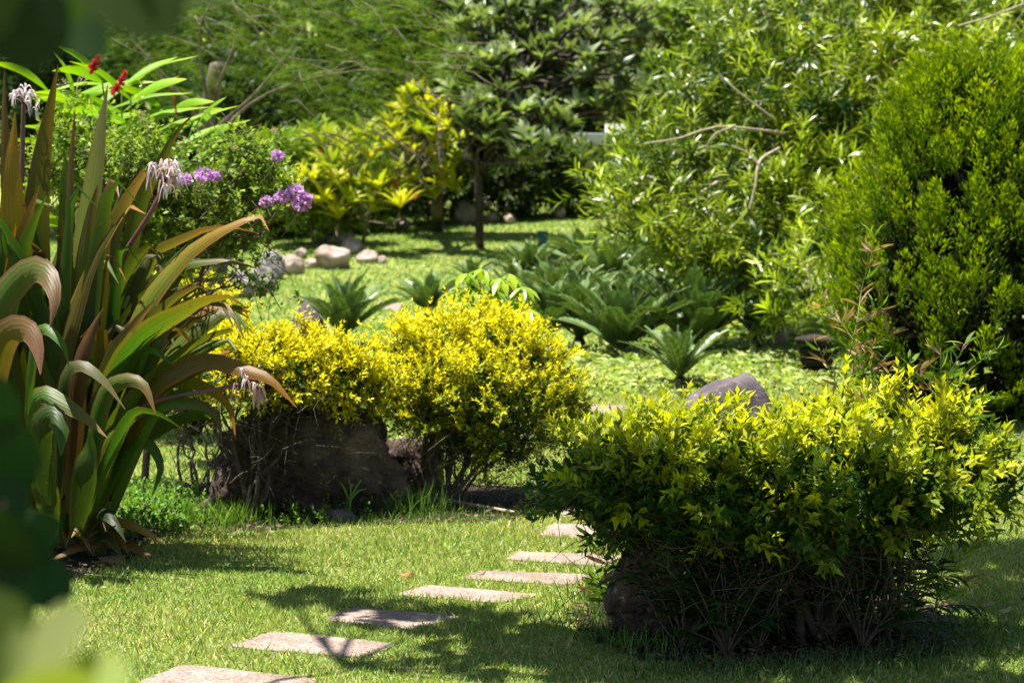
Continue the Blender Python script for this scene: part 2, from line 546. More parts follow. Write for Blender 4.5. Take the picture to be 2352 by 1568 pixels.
BED_L = [(60, 1225), (230, 1140), (420, 1112), (700, 1100), (1000, 1110), (1200, 1118), (1262, 1150), (1262, 1172), (1180, 1200), (950, 1206), (800, 1210),
         (620, 1222), (520, 1225), (420, 1222), (360, 1245), (330, 1280), (260, 1312), (150, 1335), (20, 1350), (-120, 1310)]
BED_R = [(1292, 1420), (1330, 1350), (1420, 1310), (1700, 1290), (2000, 1320), (2180, 1400), (2235, 1465), (2190, 1510), (1900, 1528), (1600, 1538), (1440, 1515), (1340, 1475)]
BED_LW = [G(*p) for p in BED_L]
BED_RW = [G(*p) for p in BED_R]
BEDS = [BED_LW, BED_RW]


def soil_bed(name, poly, seed):
    xs = [p.x for p in poly]; ys = [p.y for p in poly]
    s = .05
    gx = np.arange(min(xs) - s, max(xs) + s, s); gy = np.arange(min(ys) - s, max(ys) + s, s)
    X, Y = np.meshgrid(gx, gy)
    ins = in_poly(X + .03 * np.sin(Y * 37), Y + .03 * np.sin(X * 31), poly)
    Z = hterr(X, Y) + .003 + .010 * (fbm(X, Y, 18, seed) + 1) * .5
    idx = -np.ones(X.shape, int)
    cell = ins[:-1, :-1] & ins[1:, :-1] & ins[:-1, 1:] & ins[1:, 1:]
    nx = X.shape[1]
    i, j = np.nonzero(cell)
    a = i * nx + j
    loops = np.stack([a, a + 1, a + 1 + nx, a + nx], -1).reshape(-1)
    used, inv = np.unique(loops, return_inverse=True)
    V = np.stack([X.ravel(), Y.ravel(), Z.ravel()], -1)[used]
    me = mesh_np(name, V, inv, np.arange(len(inv) // 4) * 4)
    o = new_obj(name, me, M['soil'])
    tag(o, kind='structure')


soil_bed('soil_bed', BED_LW, 3)
soil_bed('soil_bed', BED_RW, 4)

# stepping slabs: four corners (front left, back left, back right, front right)
SLABS = [
    ([(300, 1574), (414, 1526), (742, 1560), (640, 1612)], 'pinkish aggregate paving slab nearest the camera, cut off by the bottom edge'),
    ([(520, 1487), (624, 1450), (918, 1480), (827, 1512)], 'sunlit aggregate paving slab, second from the bottom edge of the picture'),
    ([(735, 1424), (814, 1395), (1070, 1417), (934, 1449)], 'aggregate paving slab striped by leaf shadows, third from the bottom edge'),
    ([(904, 1367), (985, 1344), (1250, 1367), (1142, 1386)], 'pale paving slab just behind the leaf-shadowed slab, fourth from the bottom'),
    ([(1055, 1330), (1101, 1311), (1378, 1322), (1305, 1346)], 'long pale paving slab fifth from the bottom, touching the right shrub bed'),
    ([(1158, 1287), (1190, 1267), (1440, 1277), (1405, 1303)], 'pale paving slab sixth from the bottom, its right end behind bamboo leaves'),
    ([(1232, 1231), (1270, 1202), (1420, 1208), (1400, 1243)], 'pale paving slab seventh from the bottom, half behind the right golden shrub'),
    ([(1268, 1187), (1300, 1166), (1400, 1170), (1385, 1192)], 'small sliver of paving slab beside the dark soil, farthest of the near row'),
    ([(1325, 946), (1345, 930), (1440, 932), (1425, 949)], 'pale flat slab on the lawn between the two golden shrubs'),
    ([(858, 706), (872, 692), (925, 700), (915, 715)], 'pale slab on the far lawn left of the cycads'),
    ([(940, 676), (950, 664), (1005, 668), (995, 682)], 'small pale slab on the far lawn, right behind the pale far slab'),
]
SLAB_W = []
rng0 = np.random.default_rng(11)
for cs, lab in SLABS:
    c = [G(*q) for q in cs]
    SLAB_W.append(c)
    bm = bmesh.new()
    n = 7
    ring = []
    for k in range(4):
        a, b2 = c[k], c[(k + 1) % 4]
        for t in range(n):
            q = a.lerp(b2, t / n)
            q = Vector((q.x + rng0.normal(0, .006), q.y + rng0.normal(0, .006), hz(q.x, q.y)))
            if t == 0:                                  # chipped corner
                ctr = (c[0] + c[1] + c[2] + c[3]) / 4
                q = q.lerp(Vector((ctr.x, ctr.y, q.z)), .05)
            ring.append(q)
    top = [bm.verts.new((q.x, q.y, q.z + .005)) for q in ring]
    bot = [bm.verts.new((q.x, q.y, q.z - .05)) for q in ring]
    bm.faces.new(top)
    bm.faces.new(bot[::-1])
    L_ = len(ring)
    for i in range(L_):
        bm.faces.new((top[i], bot[i], bot[(i + 1) % L_], top[(i + 1) % L_]))
    bmesh.ops.bevel(bm, geom=[e for e in bm.edges if e.verts[0] in top and e.verts[1] in top], offset=.004, segments=2, affect='EDGES')
    bmesh.ops.recalc_face_normals(bm, faces=bm.faces)
    me = bpy.data.meshes.new('paving_slab'); bm.to_mesh(me); bm.free()
    tag(new_obj('paving_slab', me, M['slab']), lab, 'paving slab', 'slabs set in the lawn')


# ------------------------------------------------------------------ grass (uncountable)
def blades(name, n, y0, y1, width, length, T, seed, mat, beds=True, margin=.9, gain=1.0, tintc=(1, 1, 1)):
    rng = np.random.default_rng(seed)
    # uniform over the trapezoid seen by the camera plus a margin
    N = int(n * 1.0)
    y = np.sqrt(rng.uniform(y0 * y0, y1 * y1, N))
    hw = y * 1176 / F + margin
    x = rng.uniform(-1, 1, N) * hw
    ok = np.ones(N, bool)
    for c in SLAB_W:
        cx = sum(p.x for p in c) / 4; cy = sum(p.y for p in c) / 4
        sh = [((p.x - cx) * .975 + cx, (p.y - cy) * .95 + cy) for p in c]
        ok &= ~in_poly(x, y, sh)
    if beds:
        for pl in BEDS:
            b = in_poly(x + rng.normal(0, .07, N), y + rng.normal(0, .07, N), pl)
            ok &= ~b
    x, y = x[ok], y[ok]
    N = len(x)
    pos = np.stack([x, y, hterr(x, y) - .003], -1)
    d = rng.normal(0, .55, (N, 3)); d[:, 2] = rng.uniform(.35, 1.0, N)
    nn = rand_unit(rng, N)
    patch = fbm(x, y, 1.6, 5) * .6 + fbm(x, y, 6.0, 6) * .4
    L = length * rng.uniform(.55, 1.35, N) * (1 + .25 * patch)
    dry = np.clip(.26 + .30 * patch + rng.normal(0, .24, N), 0, 1)
    c = lerp((.11, .20, .030), (.34, .35, .10), np.clip(dry * 1.3, 0, 1))
    straw = rng.uniform(0, 1, N) < (.07 + .16 * np.clip(fbm(x, y, 2.3, 8) - .1, 0, 1))
    c[straw] = (.46, .38, .20)
    c = jitter(rng, c * gain * np.array([tintc]), .22)
    me = leaves_mesh(name, T, pos, d, nn, L, width * rng.uniform(.7, 1.3, N), c)
    return me


o = new_obj('grass', blades('grass', 250000, 7.3, 12.2, .0042, .034, T_BLADE, 21, None, gain=1.12), M['grass'])
tag(o, 'short mown turf of green and straw-tinted blades in the foreground', 'grass', kind='stuff')
o = new_obj('grass', blades('grass', 200000, 12.2, 20, .0085, .042, T_TRI, 22, None, gain=1.2), M['grass'])
tag(o, 'short mown turf on the lawn behind the golden shrubs', 'grass', kind='stuff')
o = new_obj('grass', blades('grass', 130000, 20, 40, .018, .05, T_TRI, 23, None, margin=0, gain=1.05, tintc=(.80, 1, .8)), M['grass'])
tag(o, 'turf of the sloping lawn far behind', 'grass', kind='stuff')


# ------------------------------------------------------------------ rocks
def rock_mesh(name, size, seed, sub=4, planes=9, rough=.10, taper=(0, 0), lean=(0, 0), nscale=1.6, flat=.72, boxy=0):
    rng = np.random.default_rng(seed)
    bm = bmesh.new()
    bmesh.ops.create_icosphere(bm, subdivisions=sub, radius=1)
    pn = rand_unit(rng, planes); po = rng.uniform(flat, .97, planes)
    sv = Vector(rng.uniform(-20, 20, 3))
    for v in bm.verts:
        d = v.co.normalized()
        da = np.array(d)
        dots = pn @ da
        r = 1.0
        for k in range(planes):
            if dots[k] > .2:
                r = min(r, po[k] / dots[k])
        if boxy:
            r = min(r * 1.25, 1.0 / (abs(d.x) ** boxy + abs(d.y) ** boxy + abs(d.z) ** boxy) ** (1.0 / boxy))
        q = d * r
        f = mnoise.fractal(q * nscale + sv, 1.0, 2.0, 5)
        f2 = mnoise.fractal(q * nscale * 4 + sv, .8, 2.1, 4)
        q = q * (1 + rough * f + rough * .35 * f2)
        tz = q.z
        sx = 1 - taper[0] * tz; sy = 1 - taper[1] * tz
        v.co = Vector((q.x * size[0] * sx + lean[0] * tz * size[2], q.y * size[1] * sy + lean[1] * tz * size[2], q.z * size[2]))
    for f in bm.faces: f.smooth = True
    me = bpy.data.meshes.new(name); bm.to_mesh(me); bm.free()
    return me


def rock(px, py, D, size, seed, mat, label, name='boulder', rz=0, cat='boulder', group=None, ry=0, **kw):
    """px,py: picture place of the rock's centre at depth D"""
    me = rock_mesh(name, size, seed, **kw)
    o = new_obj(name, me, M[mat])
    o.location = P(px, py, D)
    o.rotation_euler = (0, 0, rz)
    if ry: o.rotation_euler[1] = ry
    tag(o, label, cat, group)
    return o


def m(px, D): return px * D / F


rock(706, 1060, 12.0, (m(190, 12), .30, m(158, 12)), 31, 'rockdark', 'large dark pitted boulder standing under the left golden shrub', taper=(.32, .28), flat=.72, planes=10, rough=.22, sub=5, lean=(.10, .05), boxy=4, nscale=2.3)
rock(940, 1085, 12.55, (m(78, 12.5), .2, m(78, 12.5)), 8, 'rockdark', 'dark square-topped rock between the big boulder and the round golden shrub', flat=.8, boxy=6, rough=.07)
rock(768, 1190, 11.55, (m(56, 11.6), .09, m(24, 11.6)), 12, 'rockpurple', 'low flat brown stone at the lawn edge before the dark boulder', name='stone', cat='stone', flat=.6)
rock(706, 776, 14.6, (m(58, 14.6), .16, m(86, 14.6)), 15, 'rockpurple', 'pointed purple-grey rock poking up behind the left golden shrub', taper=(.3, .2))
rock(1722, 1092, 9.35, (.165, .19, .37), 19, 'rockpurple', 'purple-grey rock slab whose top rises above the right golden shrub', lean=(.06, 0), flat=.93, planes=6, taper=(-.06, .1), sub=5, boxy=9, ry=-.42, rough=.05)
rock(1500, 1322, 8.8, (m(86, 8.8), .18, m(125, 8.8)), 23, 'rockdark', 'dark rough rock at the left foot of the right golden shrub', taper=(.2, .1), lean=(.25, 0), boxy=4, rough=.13, sub=5)
rock(375, 1170, 12.2, (m(24, 12.2), .06, m(18, 12.2)), 27, 'rockgrey', 'small pale stone in weeds beside thin dark stems', name='stone', cat='stone', sub=3)
far = [
    (765, 596, 27.5, 38, 27, 'rockpink', 'largest pale pink boulder at the end of the far stone row'),
    (812, 570, 28.2, 24, 17, 'rockpink', 'pink boulder above and right of the largest pale boulder'),
    (845, 594, 27.4, 22, 14, 'rockpink', 'small pink boulder right of the largest pale boulder'),
    (780, 545, 29.0, 26, 15, 'rockpink', 'long pale boulder behind the largest pale boulder'),
    (740, 540, 29.4, 22, 18, 'rockgrey', 'grey boulder at the back of the far stone row'),
    (876, 599, 27.2, 12, 8, 'rockpink', 'smallest pink stone at the right tip of the stone row'),
    (715, 608, 27.0, 17, 11, 'rockpink', 'round pink stone just left of the largest pale boulder'),
    (664, 612, 26.6, 28, 22, 'rockpink', 'smooth pink boulder half behind drooping twigs'),
    (625, 618, 26.2, 30, 30, 'rockgrey', 'grey boulder behind the drooping twig tips'),
    (690, 585, 27.8, 15, 11, 'rockpink', 'small pink stone perched behind the smooth pink boulder'),
    (548, 662, 23.5, 32, 28, 'rockgrey', 'shaded grey boulder under the drooping branch, right one'),
    (490, 668, 23.2, 34, 26, 'rockgrey', 'shaded grey boulder under the drooping branch, left one'),
    (600, 648, 24.5, 30, 28, 'rockgrey', 'dark shaded boulder next to the grass under the twigs'),
    (1068, 488, 33.5, 42, 34, 'rockgrey', 'big shaded grey boulder left of the dark tree trunk'),
    (1128, 500, 33.6, 22, 14, 'rockpink', 'low pink stone right of the dark tree trunk'),
    (1170, 505, 33.8, 16, 13, 'rockpink', 'small sunlit pink stone at right end behind the tree trunk'),
    (1160, 475, 35.5, 24, 17, 'rockgrey', 'grey stone behind the tree trunk, above the pink stones'),
    (1110, 470, 35.8, 24, 18, 'rockgrey', 'grey stone directly behind the dark tree trunk'),
    (1285, 490, 35.0, 17, 16, 'rockpink', 'lone pink stone at the edge of the far lawn'),
    (925, 516, 32.5, 14, 10, 'rockpink', 'small pink stone at the foot of the yellow-leaved plant'),
]
for i, (px, py, D, rx, rz_, mt, lab) in enumerate(far):
    z0 = P(px, py, D).z - m(rz_, D)
    D2 = D
    g = G(px, py + rz_ * .75)
    D2 = g.y
    kf = 1.0 if px < 1000 else .72
    rock(px, py, D2, (m(rx, D2) * 1.22 * kf, m(rx, D2) * kf, m(rz_, D2) * 1.4 * kf), 40 + i, mt, lab, group='far boulders', sub=4, flat=.66, rough=.14)
M['rockshade'] = mat_noise('shade_darkened_stone', [(.010, .007, .006), (.026, .019, .015), (.055, .04, .032)], 8, .95, .8, .02)  # dark brown stone, lowered further to stand in for shade on the pedestal
# stacked stone pedestal at right
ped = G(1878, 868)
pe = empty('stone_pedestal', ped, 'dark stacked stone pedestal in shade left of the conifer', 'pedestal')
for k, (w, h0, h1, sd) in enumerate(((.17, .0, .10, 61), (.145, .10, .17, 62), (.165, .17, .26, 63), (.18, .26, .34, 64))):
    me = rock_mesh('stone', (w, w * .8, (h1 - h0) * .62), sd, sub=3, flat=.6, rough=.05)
    o = new_obj('stone', me, M['rockshade'], pe)
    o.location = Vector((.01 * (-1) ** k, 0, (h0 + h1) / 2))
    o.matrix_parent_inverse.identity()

# dry bits lying about on the turf (uncountable)
rng = np.random.default_rng(28)
n = 420
yy = rng.uniform(7.6, 13.5, n); xx = rng.uniform(-1, 1, n) * (yy * .21 + .4)
dd = rand_unit(rng, n); dd[:, 2] = abs(dd[:, 2]) * .3
me = leaves_mesh('leaf_litter', T_DIAM, np.stack([xx, yy, hterr(xx, yy) + .022], -1), dd, nrm(rand_unit(rng, n) * .6 + np.array([[0, 0, 1.]])), rng.uniform(.012, .035, n), rng.uniform(.005, .013, n), jitter(rng, lerp((.20, .12, .05), (.42, .32, .17), rng.uniform(0, 1, n)), .2))
tag(new_obj('leaf_litter', me, M['leaf']), 'small dry leaf scraps scattered over the mown lawn', 'leaf litter', kind='stuff')

for k, pl in enumerate(BEDS):
    rng = np.random.default_rng(80 + k)
    x0, x1 = min(q.x for q in pl), max(q.x for q in pl); y0, y1 = min(q.y for q in pl), max(q.y for q in pl)
    xx = rng.uniform(x0, x1, 4000); yy = rng.uniform(y0, y1, 4000)
    ok = in_poly(xx, yy, pl); xx, yy = xx[ok], yy[ok]; n = len(xx)
    dd = rand_unit(rng, n); dd[:, 2] = abs(dd[:, 2]) * .35
    me = leaves_mesh('leaf_litter', T_OV4, np.stack([xx, yy, hterr(xx, yy) + .018], -1), dd, nrm(rand_unit(rng, n) * .6 + np.array([[0, 0, 1.]])), rng.uniform(.015, .05, n), rng.uniform(.006, .02, n), jitter(rng, lerp((.06, .04, .02), (.26, .18, .09), rng.uniform(0, 1, n) ** 1.6), .25))
    tag(new_obj('leaf_litter', me, M['leaf']), ('brown leaf litter on the soil of the left bed', 'brown leaf litter on the soil under the right shrub')[k], 'leaf litter', kind='stuff')

# ------------------------------------------------------------------ plants
def lump(px, py, D, r, dep=1.0, sq=1.0):
    c = P(px, py, D); k = r * D / F
    return (c.x, c.y, c.z, k, k * dep, k * sq)


def twig_tubes(tb, root, dr, tl, r=.0015, back=.5, sides=3):
    tl = np.broadcast_to(tl, (len(root),))
    for p, d, l in zip(root, dr, tl):
        tb.add([p - d * l * back, p + d * l * .45 + np.array([0, 0, .004]), p + d * l], [r * 1.5, r, r * .5], sides)


def golden_shrub(name, label, base, lumps, ntw, D, seed, bases, yel, leafL=.040, leafn=8, tl=.085, scrag=None, inner=1200, ylow=None, cat='shrub', group='golden shrubs', scr=.12, yz=(.35, .85), TT=T_OV4, cnew=(.63, .55, .004), outd=.65, upd=.38, dy=0, bark='bark', clump=8, low=None):
    lumps = [(a[0], a[1], a[2] - dy, a[3], a[4], a[5]) for a in lumps]
    rng = np.random.default_rng(seed)
    root_o = empty(name, base, label, cat, group)
    nc = ntw // clump
    pc, dc, _ = sample_lumps(rng, lumps, nc, shell=(.58, 1.10), up=.12, inner=.80, outdir=outd, updir=upd, jit=.5, zmin=.2)
    nc = len(pc)
    ntw = nc * clump
    ci_ = np.repeat(np.arange(nc), clump)
    along = rng.uniform(-.85, .55, ntw) * tl * 1.7
    p = pc[ci_] + dc[ci_] * along[:, None] + rng.normal(0, tl * .26, (ntw, 3)) * np.array([[1, 1, .6]])
    d = nrm(dc[ci_] + rng.normal(0, .38, (ntw, 3)) + np.array([[0, 0, .12]]))
    stray = rng.uniform(0, 1, ntw) < .10
    p = p + d * (stray * rng.uniform(.3, .9, ntw) * tl)[:, None]
    cy = rng.normal(0, .26, nc)[ci_] + along / tl * .10
    tls = tl * rng.uniform(.6, 1.5, ntw)[:len(p)]
    pos, ld, nn, L, W, t, ti = twig_leaves(rng, p, d, leafn, tls, leafL, leafL * .43, spread=.75, lift=.12, pairs=True, upn=.95)
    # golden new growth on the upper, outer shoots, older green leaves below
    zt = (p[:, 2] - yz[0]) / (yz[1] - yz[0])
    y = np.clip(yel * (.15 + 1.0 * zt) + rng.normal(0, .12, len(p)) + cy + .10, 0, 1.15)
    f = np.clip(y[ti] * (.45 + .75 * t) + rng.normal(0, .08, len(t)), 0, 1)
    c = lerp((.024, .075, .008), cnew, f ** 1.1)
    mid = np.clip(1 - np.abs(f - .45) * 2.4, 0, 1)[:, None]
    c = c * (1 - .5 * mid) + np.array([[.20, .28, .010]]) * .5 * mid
    c = jitter(rng, c, .12)
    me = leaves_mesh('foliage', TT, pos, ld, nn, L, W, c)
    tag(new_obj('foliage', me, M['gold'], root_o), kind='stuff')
    # inner older leaves
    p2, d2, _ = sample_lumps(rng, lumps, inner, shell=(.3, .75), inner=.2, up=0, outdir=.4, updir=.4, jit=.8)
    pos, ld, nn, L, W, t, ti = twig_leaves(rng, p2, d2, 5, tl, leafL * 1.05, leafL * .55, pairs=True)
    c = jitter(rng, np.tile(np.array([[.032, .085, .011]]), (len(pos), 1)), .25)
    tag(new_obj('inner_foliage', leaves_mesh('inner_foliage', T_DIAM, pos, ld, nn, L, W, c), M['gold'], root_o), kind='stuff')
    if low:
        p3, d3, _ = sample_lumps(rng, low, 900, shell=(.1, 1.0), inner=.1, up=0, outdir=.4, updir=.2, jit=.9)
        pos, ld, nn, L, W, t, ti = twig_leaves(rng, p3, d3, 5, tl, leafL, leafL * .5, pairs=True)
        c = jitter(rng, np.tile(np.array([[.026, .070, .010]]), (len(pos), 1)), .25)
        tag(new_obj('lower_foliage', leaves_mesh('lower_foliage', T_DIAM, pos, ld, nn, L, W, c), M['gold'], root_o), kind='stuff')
    # stems
    tb = Tubes()
    Lm = np.array(lumps)
    ends = []
    for (b, r0, n_) in bases:
        b = np.array(tuple(b))
        for k in range(n_):
            j = rng.choice(len(Lm), p=(lambda w: w / w.sum())(np.exp(-np.abs(Lm[:, 0] - b[0]) * 4.5)))
            e = Lm[j, :3] + rng.normal(0, .3, 3) * Lm[j, 3:]
            tb = Tubes()
            st0 = b + np.array([rng.normal(0, .03), rng.normal(0, .03), -.03])
            pl = limb(rng, st0, e, .05, .10, 9)
            rr = r0 * rng.uniform(.6, 1.1)
            tb.add(pl, [rr, rr * .3], 6)
            for q in range(5):
                i = rng.integers(3, 9)
                s = pl[i]; e2 = s + nrm((rand_unit(rng, 1) * .8 + np.array([[0, 0, .35]])))[0] * rng.uniform(.12, .30)
                tb.add(limb(rng, s, e2, .08, .03, 5), [rr * .38, rr * .12], 4)
                ends.append((s, e2))
            tb.build('stem', M[bark], root_o)
    tw = Tubes()
    k = rng.choice(len(p), min(len(p), 900), replace=False)
    twig_tubes(tw, p[k], d[k], tls[k], .0013, 1.1)
    if scrag:
        for _ in range(scrag[1]):
            c0 = scrag[0][rng.integers(len(scrag[0]))]
            s = np.array(tuple(c0)) + rng.normal(0, scr, 3)
            s[2] = max(s[2], .1)
            dd = nrm((rand_unit(rng, 1) + np.array([[.0, 0, -.1]])))[0]
            tw.add(limb(rng, s, s + dd * rng.uniform(.12, .34), .12, -.05, 5), [.0022, .0008], 3)
    tw.build('twig', M['twig'] if bark == 'bark' else M['shrubbark'], root_o)['kind'] = 'stuff'
    return root_o


M['shrubbark'] = mat_noise('shrub_bark', [(.03, .022, .016), (.075, .056, .04), (.13, .10, .075)], 14, .9, .6, .01)
# -- the round golden shrub in the middle
lm = [lump(*a) for a in [(955, 818, 12.2, 80), (1050, 790, 12.3, 92), (1150, 800, 12.25, 95), (1232, 850, 12.2, 82), (1282, 905, 12.2, 52),
                         (1000, 880, 12.05, 100), (1100, 890, 12.0, 108), (1200, 925, 12.05, 88), (940, 892, 12.1, 62), (1270, 950, 12.1, 50),
                         (1060, 960, 12.1, 72), (1165, 985, 12.1, 62), (1000, 770, 12.4, 60), (1100, 755, 12.5, 60)]]
b = G(1010, 1158)
golden_shrub('golden_shrub', 'round golden-yellow shrub in the middle with bare tangled stems below', b, lm, 4400, 12.2, 101,
             [(G(1010, 1158), .017, 9), (G(1045, 1150), .012, 5)], .95, leafn=8, leafL=.030, tl=.075,
             scrag=([P(1000, 1030, 12.1), P(1080, 1050, 12.1), P(1150, 1050, 12.2), P(1200, 1030, 12.1), P(980, 1000, 12.2), P(1100, 1010, 12)], 420), yz=(.36, .78), inner=1700, dy=.055)
# -- the flat golden shrub over the boulder
lm = [lump(*a) for a in [(480, 795, 11.9, 60), (560, 805, 11.8, 62), (640, 810, 11.8, 62), (720, 825, 11.8, 60), (800, 845, 11.8, 56), (855, 880, 11.9, 40),
                         (600, 845, 11.6, 56), (700, 858, 11.6, 50), (430, 830, 12.0, 54), (520, 845, 11.7, 56), (780, 872, 11.7, 44), (835, 880, 11.8, 40), (400, 780, 12.2, 54), (650, 870, 11.7, 40)]]
golden_shrub('golden_shrub', 'flat-topped golden-yellow shrub spreading over the dark boulder', G(575, 1196), lm, 3600, 11.8, 102,
             [(G(575, 1198), .016, 9), (G(560, 1190), .012, 3)], .95, leafn=8, leafL=.029, tl=.075,
             scrag=([P(640, 960, 11.7), P(560, 960, 11.7), P(700, 980, 11.6), P(660, 1010, 11.6)], 150), yz=(.33, .66), inner=1400, dy=.03, bark='shrubbark')
# -- thin dark stemmed golden shrub at left, behind
lm = [lump(*a) for a in [(465, 715, 13.6, 55), (430, 760, 13.6, 50), (490, 740, 13.7, 35), (400, 700, 13.8, 50), (420, 900, 12.6, 40), (440, 960, 12.6, 36)]]
golden_shrub('golden_shrub', 'sparse golden shrub on thin dark stems behind the purple lily', G(440, 1165), lm, 700, 13, 103,
             [(G(440, 1162), .011, 3), (G(462, 1160), .010, 2)], .9, leafn=8, leafL=.036,
             scrag=([P(420, 980, 12.3), P(450, 1020, 12.3), P(480, 1000, 12.3)], 60), yz=(.4, .95), inner=250)
# -- the big shrub at right, in focus
lm = [lump(*a) for a in [(1330, 1080, 8.75, 46), (1400, 1060, 8.75, 64), (1480, 1040, 8.85, 62), (1560, 1040, 8.8, 66), (1650, 1055, 8.75, 66), (1740, 1070, 8.7, 66), (1830, 1050, 8.8, 76),
                         (1920, 1020, 8.9, 76), (2010, 1020, 8.9, 80), (2100, 1030, 8.85, 80), (2180, 1050, 8.8, 68), (2245, 1075, 8.8, 40), (2282, 1085, 8.8, 22), (1275, 1085, 8.8, 24),
                         (1420, 1095, 8.55, 66), (1540, 1080, 8.45, 76), (1680, 1090, 8.4, 80), (1820, 1090, 8.4, 86), (1960, 1085, 8.45, 82), (2080, 1085, 8.55, 72), (2170, 1085, 8.65, 52),
                         (1450, 1140, 8.6, 50), (1700, 1150, 8.45, 50), (1600, 1145, 8.5, 48), (1820, 1155, 8.45, 50), (1940, 1150, 8.5, 48), (2050, 1135, 8.6, 46), (1400, 1155, 8.7, 32), (1500, 1000, 9.0, 36), (1600, 1005, 9.05, 32), (1900, 965, 9.1, 42), (2060, 965, 9.1, 42), (2160, 1000, 9.0, 42)]]
scr_pts = [P(1600, 1240, 8.6), P(1700, 1250, 8.6), P(1800, 1270, 8.6), P(1900, 1250, 8.6), P(1990, 1220, 8.6), P(1650, 1290, 8.6), P(1500, 1210, 8.6), P(1750, 1310, 8.6), P(2060, 1210, 8.7)]
golden_shrub('golden_shrub', 'broad low yellow-green shrub at right with crooked trunks, nearest of all', G(1850, 1478), lm, 3900, 8.7, 104,
             [(G(1875, 1470), .020, 5), (G(1905, 1468), .018, 4), (G(1640, 1465), .016, 5), (G(2010, 1470), .014, 4), (G(1560, 1470), .013, 3)], .64, leafL=.047, leafn=10, tl=.105,
             scrag=(scr_pts, 900), yz=(.52, .76), inner=2600, TT=T_OV4, cnew=(.46, .46, .008), outd=.85, upd=.26, dy=.055, bark='shrubbark', low=[lump(*a) for a in [(1480, 1230, 8.8, 80), (1600, 1250, 8.75, 90), (1720, 1270, 8.8, 95), (1840, 1270, 8.8, 95), (1960, 1250, 8.8, 90), (2060, 1220, 8.8, 75), (1650, 1360, 8.85, 80), (1780, 1380, 8.85, 80), (1920, 1360, 8.85, 80), (1560, 1350, 8.95, 60), (2020, 1330, 8.85, 70)]])


def generic_tree(name, label, cat, base, trunk_pts, trunk_r, lumps, ntw, n_leaf, tl, leafL, leafW, T, c_old, c_new, seed, mat='leaf', bark='bark', lift=.2, spread=.8,
                 group=None, rosette=False, outdir=.55, updir=.45, shell=(.6, 1.06), inner=.7, limbs=None, limb_r=.03, jit=.15, up=.1, new_amt=.5, extra_branches=None, upn=.5, pairs=False, pale=0, pjit=.45, twigs=0, clump=1, cspread=.5):
    rng = np.random.default_rng(seed)
    ro = empty(name, base, label, cat, group)
    p, d, li = sample_lumps(rng, lumps, ntw // clump, shell=shell, up=up, inner=inner, outdir=outdir, updir=updir, jit=pjit)
    if clump > 1:
        ci_ = np.repeat(np.arange(len(p)), clump)
        p = p[ci_] + d[ci_] * (rng.uniform(-1, .6, len(ci_)) * tl * 1.2)[:, None] + rng.normal(0, tl * cspread, (len(ci_), 3)) * np.array([[1, 1, .55]])
        d = nrm(d[ci_] + rng.normal(0, .42, (len(ci_), 3)))
        li = li[ci_]
    tls = tl * rng.uniform(.6, 1.4, len(p))
    pos, ld, nn, L, W, t, ti = twig_leaves(rng, p, d, n_leaf, tls, leafL, leafW, spread=spread, lift=lift, rosette=rosette, upn=upn, pairs=pairs)
    tint = np.clip(rng.normal(new_amt, .25, len(p)), 0, 1)
    lt = rng.normal(0, .13, len(lumps))
    f = np.clip((tint + lt[li])[ti] * (.5 + .6 * t) + rng.normal(0, .1, len(t)), 0, 1)
    c = jitter(rng, lerp(c_old, c_new, f), jit)
    tag(new_obj('crown', leaves_mesh('crown', T, pos, ld, nn, L, W, c), M[mat], ro), kind='stuff')
    tb = Tubes()
    tp = spline([tuple(q) for q in trunk_pts], 10)
    tb.add(tp, list(np.linspace(trunk_r, trunk_r * .5, 10)), 8)
    Lm = np.array(lumps)
    k = limbs if limbs is not None else min(len(Lm), 12)
    idx = rng.permutation(len(Lm))[:k]
    for j in idx:
        s = tp[rng.integers(5, 10)]
        pl = limb(rng, s, Lm[j, :3], .07, .12, 8)
        tb.add(pl, [limb_r, limb_r * .25], 5)
        for _ in range(3):
            s2 = pl[rng.integers(3, 8)]
            e2 = Lm[j, :3] + rand_unit(rng, 1)[0] * Lm[j, 3:] * .9
            tb.add(limb(rng, s2, e2, .08, .05, 6), [limb_r * .4, limb_r * .1], 4)
    for (pts, r0, r1) in (extra_branches or []):
        xb = Tubes(); xb.add(spline([tuple(q) for q in pts], 12), [r0, r1], 6); xb.build('branch', M[bark], ro)
    tb.build('trunk', M[bark], ro)
    if twigs:
        tw = Tubes()
        kk = rng.choice(len(p), min(twigs, len(p)), replace=False)
        twig_tubes(tw, p[kk], d[kk], tls[kk], .0016, 1.5)
        tag(tw.build('twig', M['twig'], ro), kind='stuff')
    return ro


